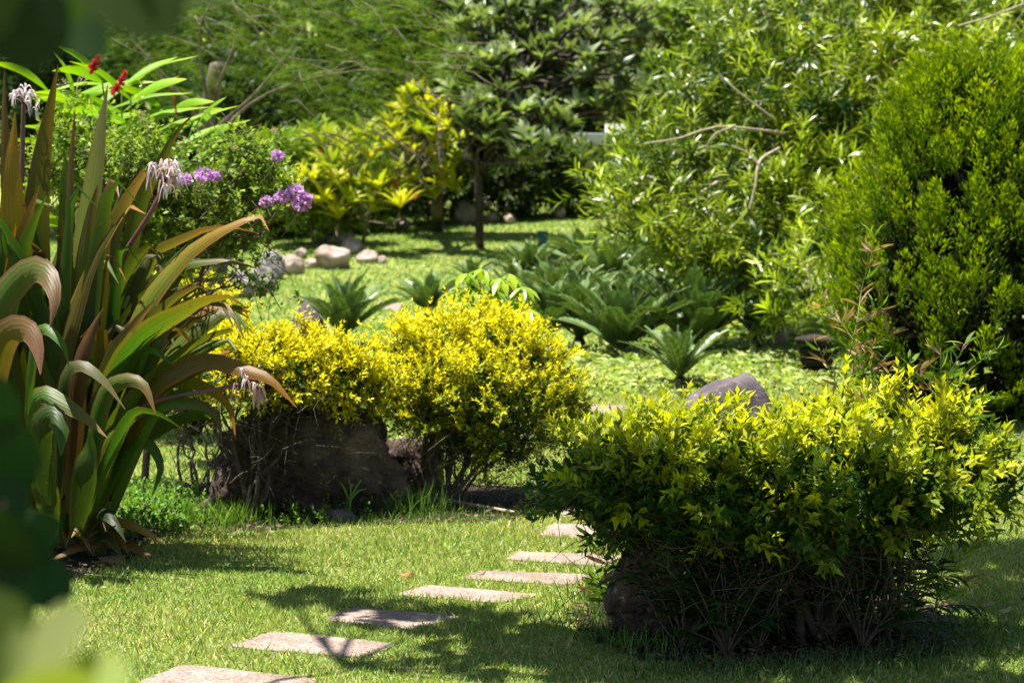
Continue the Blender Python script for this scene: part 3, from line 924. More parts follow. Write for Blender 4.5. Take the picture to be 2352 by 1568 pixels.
# -- crape myrtle behind the lily, small rounded leaves and mauve flowers
lm = [lump(*a) for a in [(150, 310, 12.8, 55), (230, 365, 12.7, 75), (320, 400, 12.6, 85), (410, 420, 12.6, 70), (490, 450, 12.5, 82), (575, 400, 12.6, 55), (590, 335, 12.7, 32),
                         (560, 480, 12.5, 75), (450, 520, 12.6, 75), (350, 500, 12.7, 85), (620, 440, 12.5, 48), (540, 560, 12.5, 45), (430, 600, 12.6, 50), (300, 560, 12.8, 80), (170, 420, 13, 90), (640, 400, 12.6, 25),
                         (520, 330, 12.8, 28), (620, 560, 12.45, 24), (560, 640, 12.4, 22), (620, 672, 12.4, 20), (500, 645, 12.4, 18)]]
cm = generic_tree('crape_myrtle', 'small-leaved bush with mauve flower clusters behind the purple lily', 'bush', G(330, 1135), [G(330, 1135), P(345, 950, 12.7), P(370, 750, 12.7), P(390, 560, 12.6)], .022,
                  lm, 2000, 9, .11, .035, .0215, T_OV4, (.05, .11, .012), (.30, .38, .04), 111, 'leaf', 'twig', lift=.15, spread=.9, limbs=18, limb_r=.010, shell=(.35, 1.1), new_amt=.45, twigs=700, clump=5, cspread=.45,
                  extra_branches=[([P(440, 640, 12.5), P(500, 640, 12.4), P(560, 633, 12.4), P(610, 655, 12.4), P(645, 710, 12.4)], .006, .002),
                                  ([P(420, 620, 12.5), P(480, 570, 12.4), P(560, 540, 12.4), P(640, 585, 12.4)], .006, .002),
                                  ([P(480, 480, 12.4), P(540, 410, 12.35), P(560, 390, 12.35)], .006, .003)])


def blossom(px, py, D, r, parent, seed, name, c0, c1, n=170, sz=.016, sq=1):
    rng = np.random.default_rng(seed)
    c = np.array(tuple(P(px, py, D))); k = r * D / F
    u = rand_unit(rng, n)
    pos = c + u * np.array([k, k, k * sq]) * rng.uniform(.5, 1, (n, 1))
    dd = nrm(u + rng.normal(0, .5, (n, 3)))
    me = leaves_mesh(name, T_ROUND, pos, dd, rand_unit(rng, n), sz * rng.uniform(.7, 1.3, n), sz * rng.uniform(.7, 1.3, n), jitter(rng, lerp(c0, c1, rng.uniform(0, 1, n)), .1))
    return new_obj(name, me, M['petal'], parent)


MV0, MV1 = (.46, .18, .52), (.70, .44, .72)
for i, (px, py, r) in enumerate([(468, 402, 20), (492, 406, 14), (637, 357, 13), (650, 452, 18), (680, 440, 20), (692, 468, 24), (612, 463, 12), (425, 412, 14), (702, 455, 14)]):
    tq = Tubes(); tq.add(spline([tuple(P(px - 45, py + 75, 12.45)), tuple(P(px - 15, py + 35, 12.3)), tuple(P(px, py, 12.25))], 7), [.004, .002], 5); fs = tq.build('flower_stem', M['twig'], cm)
    blossom(px, py, 12.25, r, fs, 200 + i, 'flower_cluster', MV0, MV1, 120, .016, .7)
# pale dry seed heads
for i, (px, py, r) in enumerate([(165, 215, 22), (145, 195, 14), (190, 185, 12), (335, 285, 16), (420, 330, 16), (325, 262, 10), (540, 340, 9), (630, 300, 8)]):
    blossom(px, py, 12.5, r, cm, 230 + i, 'seed_head', (.30, .24, .10), (.42, .36, .20), 60, .007, 1.0)


# -- broad blades used for lily, ginger and similar long leaves
def blade_mesh(name, pts, width, phi0, phi1, c_base, c_tip, fold=.25, n=16, m_=4, tip=.55, wave=.0, seed=0, base_w=.45, peak=.45, c_edge=None, view=(0, 1, 0)):
    rng = np.random.default_rng(seed)
    p = spline(pts, n)
    t = np.linspace(0, 1, n)
    tan = nrm(np.gradient(p, axis=0))
    vw = np.array(view, float)
    a = np.cross(tan, vw[None, :]); a = nrm(a + 1e-6)
    bb = np.cross(a, tan)
    phi = phi0 + (phi1 - phi0) * t
    wd = a * np.cos(phi)[:, None] + bb * np.sin(phi)[:, None]
    no = np.cross(wd, tan)
    prof = np.where(t < peak, base_w + (1 - base_w) * np.sin(t / peak * math.pi / 2), np.cos((t - peak) / (1 - peak) * math.pi / 2) ** (tip * 1.3 + .15))
    prof = np.maximum(prof, .03)
    s = np.linspace(-1, 1, m_ + 1)
    wv = wave * np.sin(t * 19 + rng.uniform(0, 6))[:, None] * np.abs(s)[None, :] * np.sign(s)[None, :]
    V = p[:, None, :] + wd[:, None, :] * (s[None, :] * .5 * width * prof[:, None])[..., None] + no[:, None, :] * ((np.abs(s)[None, :] * fold * .5 + wv) * width * prof[:, None])[..., None]
    f = np.clip((t - .55) / .45, 0, 1) ** 1.3
    c = np.array(c_base)[None, None, :] * (1 - f)[:, None, None] + np.array(c_tip)[None, None, :] * f[:, None, None]
    c = np.repeat(c, m_ + 1, 1)
    if c_edge is not None:
        e = (np.abs(s) > .9)[None, :, None] * .55
        c = c * (1 - e) + np.array(c_edge)[None, None, :] * e
    uv = np.stack([np.tile((s + 1) / 2, (n, 1)), np.tile(t[:, None], (1, m_ + 1))], -1).reshape(-1, 2)
    i, j = np.meshgrid(np.arange(n - 1), np.arange(m_), indexing='ij')
    q = i * (m_ + 1) + j
    loops = np.stack([q, q + 1, q + m_ + 2, q + m_ + 1], -1).reshape(-1)
    return mesh_np(name, V.reshape(-1, 3), loops, np.arange(len(loops) // 4) * 4, c.reshape(-1, 3), True, uv)


# -- the purple-leaved crinum lily
DC = 10.7
lily = empty('crinum_lily', G(190, 1262), 'giant lily with long olive and purple strap leaves at left', 'lily')
OL = (.068, .108, .012); GR = (.056, .128, .013); BR = (.088, .066, .012); OR = (.30, .115, .010); PK = (.24, .095, .075); YG = (.13, .16, .014); DK = (.03, .055, .010); PU = (.13, .060, .030); PL = (.11, .145, .025)
LILY = [  # points (px,py,ddepth), width px, phi0, phi1, base colour, tip colour
    ([(130, 1150, 0), (85, 640, .1), (92, 400, .1), (133, 148, .1)], 58, .3, .5, (.06, .075, .014), (.14, .075, .02)),
    ([(70, 1150, .1), (25, 560, .2), (10, 300, .2), (10, 158, .2)], 40, .2, .6, BR, PU),
    ([(100, 1150, -.2), (45, 650, -.25), (28, 420, -.25), (35, 258, -.2)], 66, .0, .2, (.15, .125, .010), (.32, .15, .012)),
    ([(150, 1180, -.1), (188, 740, -.05), (196, 520, 0), (225, 320, .05), (247, 196, .1)], 74, .1, .5, YG, (.09, .07, .03)),
    ([(200, 1180, 0), (300, 560, .1), (365, 380, .1), (410, 300, .1), (450, 257, .1)], 38, .5, .2, OL, BR),
    ([(185, 1000, -.3), (190, 720, -.3), (205, 520, -.3), (224, 425, -.3)], 46, .2, .1, PL, PU),
    ([(200, 1150, -.1), (225, 640, -.15), (243, 450, -.2), (262, 416, -.3), (273, 452, -.38)], 46, .1, .3, YG, PK),
    ([(170, 1150, 0), (250, 590, 0), (310, 430, 0), (338, 395, -.05), (350, 452, -.15)], 42, .3, .5, OL, PK),
    ([(190, 1180, -.25), (300, 770, -.3), (410, 600, -.3), (520, 523, -.35), (600, 496, -.35), (618, 530, -.4)], 48, .35, .7, YG, OR),
    ([(210, 1150, -.05), (330, 640, 0), (410, 558, 0), (505, 522, 0), (590, 535, 0)], 36, .5, .9, OL, PK),
    ([(230, 1050, .1), (390, 650, .1), (465, 600, .05), (540, 600, 0), (606, 622, 0)], 36, .5, .9, GR, PU),
    ([(180, 1180, -.35), (290, 830, -.45), (430, 715, -.5), (500, 688, -.5), (545, 690, -.5), (574, 738, -.5)], 62, .2, .9, GR, (.28, .13, .03)),
    ([(250, 1150, -.3), (330, 920, -.45), (410, 848, -.5), (480, 826, -.5), (560, 850, -.55), (620, 870, -.6), (682, 936, -.65)], 42, .7, .5, BR, OR),
    ([(190, 1180, -.4), (250, 860, -.45), (305, 755, -.45), (354, 690, -.45)], 44, .25, .3, OL, PK),
    ([(160, 1180, -.45), (178, 870, -.5), (212, 755, -.5), (240, 706, -.5)], 40, .2, .3, PU, PU),
    ([(-40, 1000, -.5), (-20, 740, -.55), (50, 630, -.6), (100, 624, -.7), (126, 680, -.8), (115, 752, -.85)], 62, .2, .2, OL, PK),
    ([(-60, 1100, -.6), (-20, 850, -.65), (15, 765, -.7), (62, 758, -.8), (86, 800, -.85), (93, 860, -.9)], 64, .2, .2, (.13, .10, .014), PK),
    ([(150, 1180, .1), (140, 850, .0), (146, 600, .0), (138, 470, .0)], 46, .2, .3, (.12, .075, .012), BR),
    ([(130, 1180, -.5), (143, 890, -.6), (180, 838, -.65), (235, 870, -.7), (288, 940, -.75)], 32, .5, .6, DK, (.16, .12, .05)),
    ([(120, 1150, -.55), (70, 960, -.6), (92, 905, -.65), (140, 922, -.7), (200, 962, -.75), (247, 1005, -.8)], 42, .4, .7, GR, (.2, .12, .03)),
    ([(250, 1150, -.3), (315, 850, -.4), (345, 803, -.45), (378, 822, -.5), (406, 848, -.5)], 27, .3, .5, GR, GR),
    ([(220, 1150, -.2), (370, 800, -.3), (412, 763, -.35), (436, 790, -.4), (430, 834, -.42)], 30, .3, .5, OL, OR),
    ([(190, 1180, -.5), (230, 930, -.55), (280, 874, -.6), (330, 885, -.65), (358, 952, -.7)], 38, .4, .4, GR, (.25, .13, .06)),
    ([(250, 1180, -.35), (350, 950, -.45), (440, 926, -.5), (495, 950, -.5), (511, 1024, -.55)], 30, .5, .5, GR, PU),
    ([(260, 1180, -.2), (370, 900, -.3), (420, 878, -.3), (490, 902, -.35), (528, 942, -.35), (541, 1008, -.4)], 32, .5, .4, YG, OR),
    ([(250, 1180, -.1), (340, 950, -.2), (390, 870, -.25), (454, 846, -.25)], 34, .4, .6, GR, OL),
    ([(200, 1180, -.5), (290, 970, -.55), (350, 948, -.6), (423, 987, -.65)], 24, .5, .7, GR, OL),
    ([(180, 1220, -.4), (240, 1040, -.5), (290, 968, -.5), (342, 944, -.5)], 52, .2, .5, YG, OL),
    ([(200, 1220, -.3), (290, 1040, -.4), (338, 1018, -.4), (369, 1072, -.45), (348, 1142, -.5)], 26, .3, .2, GR, OL),
    ([(110, 1180, -.6), (90, 1000, -.7), (115, 952, -.75), (142, 985, -.8), (140, 1048, -.85)], 54, .1, .3, DK, GR),
    ([(60, 950, -.6), (80, 780, -.7), (108, 756, -.75), (145, 792, -.8), (158, 842, -.82)], 26, .4, .4, GR, GR),
    ([(90, 1000, -.1), (72, 650, -.2), (84, 582, -.25), (108, 590, -.3), (103, 622, -.34)], 30, .2, .2, BR, PU),
    ([(170, 1180, .1), (110, 750, .1), (78, 560, .1), (52, 460, .1)], 50, .2, .1, OL, OL),
    ([(170, 1180, .2), (270, 680, .2), (300, 560, .2), (318, 480, .2)], 52, .3, .3, GR, OL),
    ([(150, 1180, .25), (230, 620, .25), (265, 480, .25), (285, 420, .25)], 45, .3, .4, DK, OL),
    ([(190, 1180, .2), (330, 720, .2), (380, 620, .2), (430, 560, .2)], 48, .4, .3, GR, OL),
    ([(200, 1180, .1), (320, 860, 0), (380, 740, 0), (420, 690, 0)], 55, .3, .3, GR, OL),
    ([(200, 1180, 0), (300, 980, -.1), (360, 900, -.1), (400, 880, -.1)], 48, .3, .5, GR, GR),
    ([(140, 1180, -.3), (120, 960, -.4), (100, 830, -.4), (70, 720, -.4)], 50, .1, .1, YG, OL),
    ([(60, 1180, -.3), (20, 900, -.4), (-10, 700, -.4), (-30, 560, -.4)], 60, .2, .1, OL, BR),
    ([(120, 1180, .3), (60, 700, .3), (40, 480, .3), (55, 330, .3)], 45, .4, .2, OL, BR),
    ([(170, 1180, .3), (160, 650, .3), (160, 420, .3), (173, 245, .3)], 34, .6, .6, DK, PU),
    ([(140, 1180, -.2), (170, 930, -.3), (200, 850, -.3), (215, 790, -.3)], 58, .1, .2, YG, GR),
    ([(100, 1180, -.2), (110, 900, -.3), (125, 800, -.3), (120, 690, -.3)], 52, .2, .3, OL, BR),
    ([(170, 1230, -.5), (190, 1090, -.6), (205, 1030, -.6), (205, 990, -.6)], 52, .1, .2, DK, GR),
    ([(120, 1230, -.5), (100, 1120, -.6), (70, 1060, -.6), (55, 1030, -.6)], 50, .1, .2, DK, GR),
    ([(180, 1240, -.3), (230, 1180, -.5), (265, 1200, -.6), (290, 1245, -.65)], 26, .4, .6, (.02, .035, .012), (.03, .05, .015)),
    ([(190, 1250, -.2), (240, 1230, -.35), (262, 1250, -.4), (285, 1290, -.45)], 20, .4, .6, (.02, .035, .012), (.20, .14, .02)),
    ([(150, 1230, -.2), (210, 1100, -.3), (240, 1060, -.35), (252, 1020, -.35)], 30, .3, .3, BR, (.2, .1, .07)),
]
rl = np.random.default_rng(5)
for i, (pts, w, f0, f1, cb, ctip) in enumerate(LILY):
    pp = [P(a, b_, DC + d_) for a, b_, d_ in pts]
    sg = 1 if rl.uniform() < .6 else -1
    cb2 = np.array(cb) * rl.uniform(.75, 1.05); ct2 = np.array(ctip) * rl.uniform(.75, 1.05)
    ed = np.array(ctip) * .6 + np.array((.12, .05, .03)) * .4
    me = blade_mesh('leaf', pp, w * 1.16 * DC / F, f0 * sg + rl.normal(0, .12), f1 * sg + rl.normal(0, .2), cb2, ct2, fold=rl.uniform(.18, .42), n=20, m_=4, wave=rl.uniform(.0, .05), seed=i, base_w=.42, peak=.5, c_edge=ed, tip=.6)
    new_obj('leaf', me, M['crinum'], lily)
# filler leaves inside the clump
for i in range(150):
    bx = rl.uniform(-60, 250)
    lean_ = rl.normal(.45, .55) if bx > 60 else rl.normal(.1, .4)
    ln = rl.uniform(380, 900)
    tx = np.clip(bx + lean_ * ln * .55, -40, 520); ty = 1200 - ln * math.cos(min(abs(lean_), 1.2) * .75)
    if tx > 330: ty = max(ty, 560 + (tx - 330) * .8)
    d_ = rl.uniform(-.45, .55)
    pts = [(bx, 1215, d_ * .6), (bx + (tx - bx) * .25, 1215 + (ty - 1215) * .45, d_), (bx + (tx - bx) * .62, 1215 + (ty - 1215) * .82, d_), (tx, ty, d_)]
    if rl.uniform() < .55:
        sgn = 1 if lean_ > 0 else -1
        pts.append((tx + sgn * rl.uniform(20, 60), ty + rl.uniform(-10, 70), d_ - .08))
    pp = [P(a_, b_, DC + e) for a_, b_, e in pts]
    cb = [OL, GR, DK, BR, GR, DK, DK][rl.integers(7)]; ctip = [OL, GR, PU, GR, OR, BR, OL][rl.integers(7)]
    cb = np.array(cb) * rl.uniform(.65, 1.15)
    me = blade_mesh('leaf', pp, rl.uniform(30, 66) * DC / F, rl.normal(0, .5), rl.normal(0, .8), cb, ctip, fold=rl.uniform(.15, .5), n=14, m_=4, seed=100 + i, c_edge=ctip, wave=rl.uniform(0, .06))
    new_obj('leaf', me, M['crinum'], lily)
tb = Tubes()
for i in range(11):
    bx = 110 + 14 * i + rl.normal(0, 6); dd = rl.uniform(-.3, .25)
    g = np.array(tuple(G(bx * .6 + 75, 1262 - dd * 40))); g[2] -= .03
    tb.add(spline([g, tuple(P(bx - 10, 1170, DC + dd)), tuple(P(bx + rl.normal(0, 25), 1050, DC + dd))], 7), [.032, .018], 8)
tb.build('stem', mat_noise('lily_stem', [(.07, .05, .015), (.11, .12, .03), (.16, .14, .05)], 6, .5, .2, .004, spec=.4), lily)
# dry basal leaves
for i in range(14):
    bx = rl.uniform(90, 260); by = rl.uniform(1180, 1250); tx = bx + rl.normal(20, 60); ty = by + rl.uniform(20, 80)
    d_ = rl.uniform(-.5, -.2)
    pp = [P(bx, by, DC + d_ + .2), P((bx + tx) / 2, (by + ty) / 2 - 20, DC + d_), P(tx, min(ty, 1290), DC + d_ - .1)]
    me = blade_mesh('dry_leaf', pp, rl.uniform(12, 26) * DC / F, rl.normal(0, .6), rl.normal(0, .8), (.16, .09, .04), (.28, .17, .08), fold=.4, n=8, m_=3, seed=300 + i)
    new_obj('dry_leaf', me, M['crinum'], lily)


def umbel(stalk_pts, head, n, size, seed, parent, petal=(.60, .50, .52), droop=.5, r=.011, fan=(0, 0, 1), wilt=.3):
    rng = np.random.default_rng(seed)
    t_ = Tubes()
    sp = spline([tuple(q) for q in stalk_pts], 12)
    t_.add(sp, [r * 1.15, r * .85], 8)
    so = t_.build('flower_stalk', M['stalk'], parent)
    c = sp[-1]
    pd = Tubes()
    Ps, Ds, Ns, Ls, Ws, Cs = [], [], [], [], [], []
    V, Lp, S, Cc, nv, nl = [], [], [], [], 0, 0
    fan = np.array(fan, float)
    for k in range(n):
        d = nrm((fan * .8 + rand_unit(rng, 1)[0] * .85)[None])[0]
        e = c + d * size * rng.uniform(.75, 1.1)
        pd.add(spline([c, (c + e) / 2 + np.array([0, 0, .012]), e], 5), [.003, .0022], 4)
        for q in range(6):
            u = nrm((d * .5 + rand_unit(rng, 1)[0])[None])[0]
            l = size * rng.uniform(.55, .9)
            mid = e + u * l * .45 + np.array([0, 0, .25 * l])
            tipp = e + u * l * .85 + np.array([0, 0, -droop * l])
            pts = spline([e, mid, tipp], 6)
            sd = nrm(np.cross(tipp - e, rand_unit(rng, 1)[0])[None])[0]
            w = .0045 * np.array([.6, 1, 1.05, 1, .8, .2])
            A = pts - sd * w[:, None]; B = pts + sd * w[:, None]
            vv = np.stack([A, B], 1).reshape(-1, 3)
            for z in range(5):
                a = nv + z * 2
                Lp += [a, a + 1, a + 3, a + 2]; S.append(nl); nl += 4
            V.append(vv); nv += 12
            pc = np.array(petal) * rng.uniform(.85, 1.1) if rng.uniform() > wilt else np.array((.42, .25, .22)) * rng.uniform(.7, 1.2)
            Cc.append(np.tile(pc, (12, 1)))
    pd.build('pedicel', M['stalk'], so)
    me = mesh_np('petal', np.concatenate(V), np.array(Lp), np.array(S), np.clip(np.concatenate(Cc), 0, .9))
    new_obj('petal', me, M['petal'], so)


umbel([P(265, 620, DC - .1), P(300, 560, DC - .12), P(345, 490, DC - .15), P(378, 424, DC - .15)], None, 14, .085, 1, lily, droop=.6, fan=(.05, -.1, .9), wilt=.35)
umbel([P(50, 420, DC + .1), P(52, 330, DC + .1), P(54, 240, DC + .1)], None, 12, .06, 2, lily, droop=.5, fan=(0, 0, .8), wilt=.0)
umbel([P(330, 930, DC - .45), P(400, 910, DC - .5), P(480, 897, DC - .52), P(572, 877, DC - .55)], None, 8, .05, 3, lily, droop=1.1, fan=(.3, -.2, -.5), wilt=.6, r=.009)
umbel([P(572, 877, DC - .55), P(585, 862, DC - .55), P(598, 846, DC - .55)], None, 1, .012, 4, lily, droop=.1, fan=(0, -.2, .8), wilt=0, r=.004, petal=(.8, .76, .78))

# -- red ginger behind
ging = empty('ginger_plant', P(300, 700, 15.0).xy.to_3d() + Vector((0, 0, 0)), 'clump of arching bright green leaves with red flower spikes behind the lily', 'ginger plant')
DG = 15.0
rg = np.random.default_rng(9)
stems = [((215, 640), (205, 420), (170, 220)), ((260, 640), (260, 400), (235, 190)), ((300, 640), (310, 420), (300, 230)), ((330, 640), (360, 420), (380, 260)), ((360, 640), (400, 430), (440, 300)), ((240, 640), (190, 350), (110, 210)), ((340, 640), (380, 480), (430, 350)), ((280, 640), (280, 380), (280, 200))]
tb = Tubes()
for si, s in enumerate(stems):
    dd = rg.uniform(-.3, .3)
    g = P(s[0][0], 745, DG + dd); g.z = 0
    sp = spline([tuple(g)] + [tuple(P(a, b_, DG + dd)) for a, b_ in s], 14)
    tb.add(sp, [.011, .005], 6)
    for k in range(21):
        q = sp[min(13, 4 + int(k * 9.5 / 20))]
        sd = 1 if rg.uniform() < .72 else -1
        ln = rg.uniform(.34, .60)
        az = rg.normal(0, .5)
        dirv = np.array([sd * math.cos(az), math.sin(az) - .1, rg.uniform(.25, .9)])
        dirv = dirv / np.linalg.norm(dirv)
        p1 = q + dirv * ln * .5; p2 = q + dirv * ln + np.array([0, 0, -.10 * ln - .03])
        c0 = np.array((.15, .29, .008)) * rg.uniform(.7, 1.25); c1 = np.array((.29, .38, .010)) * rg.uniform(.8, 1.2)
        me = blade_mesh('leaf', [q, p1, p2], rg.uniform(.055, .085), rg.normal(.8, .4), rg.normal(.9, .4), c0, c1, fold=.35, n=8, m_=2, seed=si * 20 + k, base_w=.2, tip=.5)
        new_obj('leaf', me, M['leaf'], ging)
tb.build('stem', M['leaf'] and mat_noise('green_stem', [(.05, .09, .015), (.09, .14, .03)], 5, .5, .1, .003), ging)
for i, pts in enumerate([[(262, 215), (278, 192), (288, 165)], [(212, 160), (220, 145), (226, 128)], [(405, 265), (402, 240), (398, 222)]]):
    c = spline([tuple(P(a, b_, DG - .25)) for a, b_ in pts], 26)
    n = 26 * 5
    idx = np.repeat(np.arange(26), 5)
    u = rand_unit(rg, n); u[:, 2] += .6; u = nrm(u)
    sc_ = (1 - .55 * idx / 26.) * (1.0 if i < 2 else .35)
    me = leaves_mesh('flower_spike', T_OVAL, c[idx], u, rand_unit(rg, n), .042 * sc_, .018 * sc_, jitter(rg, lerp((.45, .006, .02), (.55, .05, .07), rg.uniform(0, 1, n)), .15))
    new_obj('flower_spike', me, M['petal'], ging)

# ------------------------------------------------------------------ cycads
def frond_mesh(seed, n=36):
    rng = np.random.default_rng(seed)
    t = np.linspace(0, 1, 14)
    arc = np.stack([np.zeros(14), t, .10 * np.sin(t * 1.9) - .13 * t ** 3], -1)
    tb = Tubes(); tb.add(arc, [.014, .004], 4)
    Vt, Lt, St = np.concatenate(tb.V), np.concatenate(tb.L), np.concatenate(tb.S)
    tt = np.repeat(np.linspace(.10, .99, n), 2)
    side = np.tile([-1., 1.], n)
    pos = np.stack([np.interp(tt, t, arc[:, k]) for k in range(3)], -1)
    d = np.stack([side * .9, .8 + .5 * tt, .42 + 0 * tt], -1) + rng.normal(0, .06, (2 * n, 3))
    nn = np.stack([-side * .4, np.zeros(2 * n), np.ones(2 * n)], -1)
    L = .175 * np.sin(np.clip(tt * 1.05 + .12, 0, 1) * math.pi) ** .55 + .02
    c = jitter(rng, np.tile([[.105, .17, .048]], (2 * n, 1)), .15)
    V0, lp, s0 = T_NARR
    k = len(V0)
    d = nrm(d); nn = nrm(nn - d * np.sum(nn * d, 1, keepdims=True)); x = np.cross(d, nn)
    W = .034
    V = (pos[:, None] + x[:, None] * (W * V0[None, :, 0])[..., None] + d[:, None] * (L[:, None] * V0[None, :, 1])[..., None] + nn[:, None] * (L[:, None] * V0[None, :, 2] * .5)[..., None]).reshape(-1, 3)
    loops = (lp[None] + (np.arange(2 * n) * k)[:, None]).ravel()
    starts = (s0[None] + (np.arange(2 * n) * len(lp))[:, None]).ravel()
    Vall = np.concatenate([Vt, V]); La = np.concatenate([Lt, loops + len(Vt)]); Sa = np.concatenate([St, starts + len(Lt)])
    C = np.concatenate([np.tile([[.12, .14, .03]], (len(Vt), 1)), np.repeat(c, k, 0)])
    return mesh_np('frond', Vall, La, Sa, C)


FR = [frond_mesh(s) for s in (1, 2, 3)]
for f in FR: f.materials.append(M['cycad'])
CYC = [((790, 800), 108, 'dark cycad directly behind the flat golden shrub', 26),
       ((985, 742), 88, 'cycad peeping over the left of the round golden shrub', 24),
       ((1085, 672), 66, 'cycad left of the big blue-green cycad on the far lawn', 20),
       ((1215, 672), 112, 'large blue-green cycad below the teal post', 30),
       ((1340, 640), 110, 'farthest bright cycad right of the teal post', 26),
       ((1290, 745), 120, 'cycad just behind the top of the round golden shrub', 26),
       ((1400, 715), 125, 'cycad in the middle of the cycad bed', 28),
       ((1425, 832), 135, 'dark cycad at the front of the bed with low spreading fronds', 28),
       ((1520, 705), 115, 'cycad under the left edge of the big leafy bush', 24),
       ((1595, 830), 150, 'upright glossy cycad at the right end of the cycad bed', 24),
       ((1562, 898), 100, 'smallest cycad standing in the pale ground cover', 14),
       ((1685, 745), 150, 'shaded cycad with long dark fronds under the bush', 24),
       ((1740, 800), 130, 'half-hidden cycad in deep shade left of the stone pedestal', 20),
       ((1260, 800), 110, 'cycad low behind the right side of the round golden shrub', 22),
       ((1470, 640), 105, 'farthest cycad at the foot of the big leafy bush', 22),
       ((1330, 800), 120, 'cycad between the round golden shrub and the dark front cycad', 24),
       ((1490, 770), 125, 'cycad just left of the upright glossy cycad', 24),
       ((1180, 735), 100, 'cycad directly above the finger-leaved sapling', 22),
       ((1630, 690), 115, 'cycad under the middle of the big leafy bush', 22)]
M['conebark'] = M['barkdark']
for ci, (bp_, size, lab, nf) in enumerate(CYC):
    rng = np.random.default_rng(500 + ci)
    g = G(*bp_)
    e = empty('cycad', g, lab, 'cycad', 'cycads planted in the bed')
    S = (1.12 if bp_[1] < 680 else 1.35 if bp_[1] < 780 else 1.6) * size * g.y / F
    tb = Tubes(); tb.add([(0, 0, -.03), (0, 0, .06), (0, 0, .11)], [.055, .06, .035], 8)
    c = tb.build('trunk', M['barkdark'], e); c.matrix_parent_inverse.identity()
    for k in range(nf):
        o = bpy.data.objects.new('frond', FR[k % 3])
        col_main.objects.link(o); o.parent = e
        el = R(80 - 56 * ((k + .5) / nf) ** .9 + rng.normal(0, 5))
        az = k * 2.399 + rng.normal(0, .2)
        s = S * rng.uniform(.85, 1.12) * (.85 + .25 * k / nf)
        o.rotation_euler = (el, rng.normal(0, .12), az)
        o.scale = (s, s, s)
        o.location = (0, 0, .10)

# ------------------------------------------------------------------ big leafy bush at right (narrow leaves)
OLE = [(1480, 420, 21.5, 75), (1540, 330, 22, 95), (1500, 520, 21, 85), (1600, 440, 21.5, 110), (1620, 250, 22.5, 115), (1700, 150, 23, 125), (1720, 340, 22, 120), (1580, 580, 20.8, 70),
       (1700, 500, 21, 110), (1780, 600, 20.8, 85), (1800, 220, 22.5, 130), (1830, 420, 21.5, 120), (1850, 60, 23.5, 130), (1740, 20, 23.5, 110), (1940, 160, 22.5, 130), (1930, 330, 21.8, 120),
       (1880, 520, 20.8, 80), (2000, 40, 23, 130), (2060, 200, 22, 130), (2150, 60, 22.5, 130), (2250, 40, 22.5, 120), (2340, 80, 22.5, 120), (2200, 160, 22, 120), (2330, 220, 22, 100), (1440, 505, 21, 45), (1470, 300, 22.5, 60),
       (1750, 680, 20.8, 70), (1680, 640, 20.8, 70), (1830, 690, 21, 50), (2080, 380, 22, 120), (2000, 480, 21.5, 110), (2150, 520, 22, 140), (1790, 700, 19.8, 62), (1850, 665, 19.8, 55)]
lm = [lump(*a) for a in OLE]
pb = 'barkpale'
generic_tree('oleander_bush', 'huge bush of narrow glossy green leaves with pale crooked branches at right', 'bush', G(1790, 800), [G(1790, 800), P(1800, 680, 21.6), P(1790, 560, 21.8), P(1800, 400, 22)], .07,
             lm, 3500, 12, .22, .155, .021, T_NARR, (.016, .048, .007), (.34, .42, .018), 121, 'gloss', 'barkpale', clump=7, cspread=.6, lift=.05, spread=.85, limbs=26, limb_r=.024, shell=(.55, 1.1), inner=.72, new_amt=.5, updir=.45, outdir=.5,
             extra_branches=[([P(1480, 330, 20.8), P(1560, 318, 20.8), P(1640, 292, 20.8), P(1720, 296, 20.9), P(1810, 308, 21.6)], .008, .016), ([P(1690, 288, 20.6), P(1640, 310, 20.5), P(1620, 345, 20.5)], .009, .004),
                             ([P(1722, 480, 20.3), P(1735, 430, 20.3), P(1745, 370, 20.4), P(1790, 340, 20.6)], .011, .013), ([P(1742, 380, 20.3), P(1715, 350, 20.3), P(1680, 335, 20.3)], .009, .004),
                             ([P(1650, 170, 21.2), P(1700, 215, 21.2), P(1780, 275, 21.3)], .007, .010), ([P(2200, 60, 21), P(2270, 40, 21), P(2352, 10, 21)], .008, .012)])

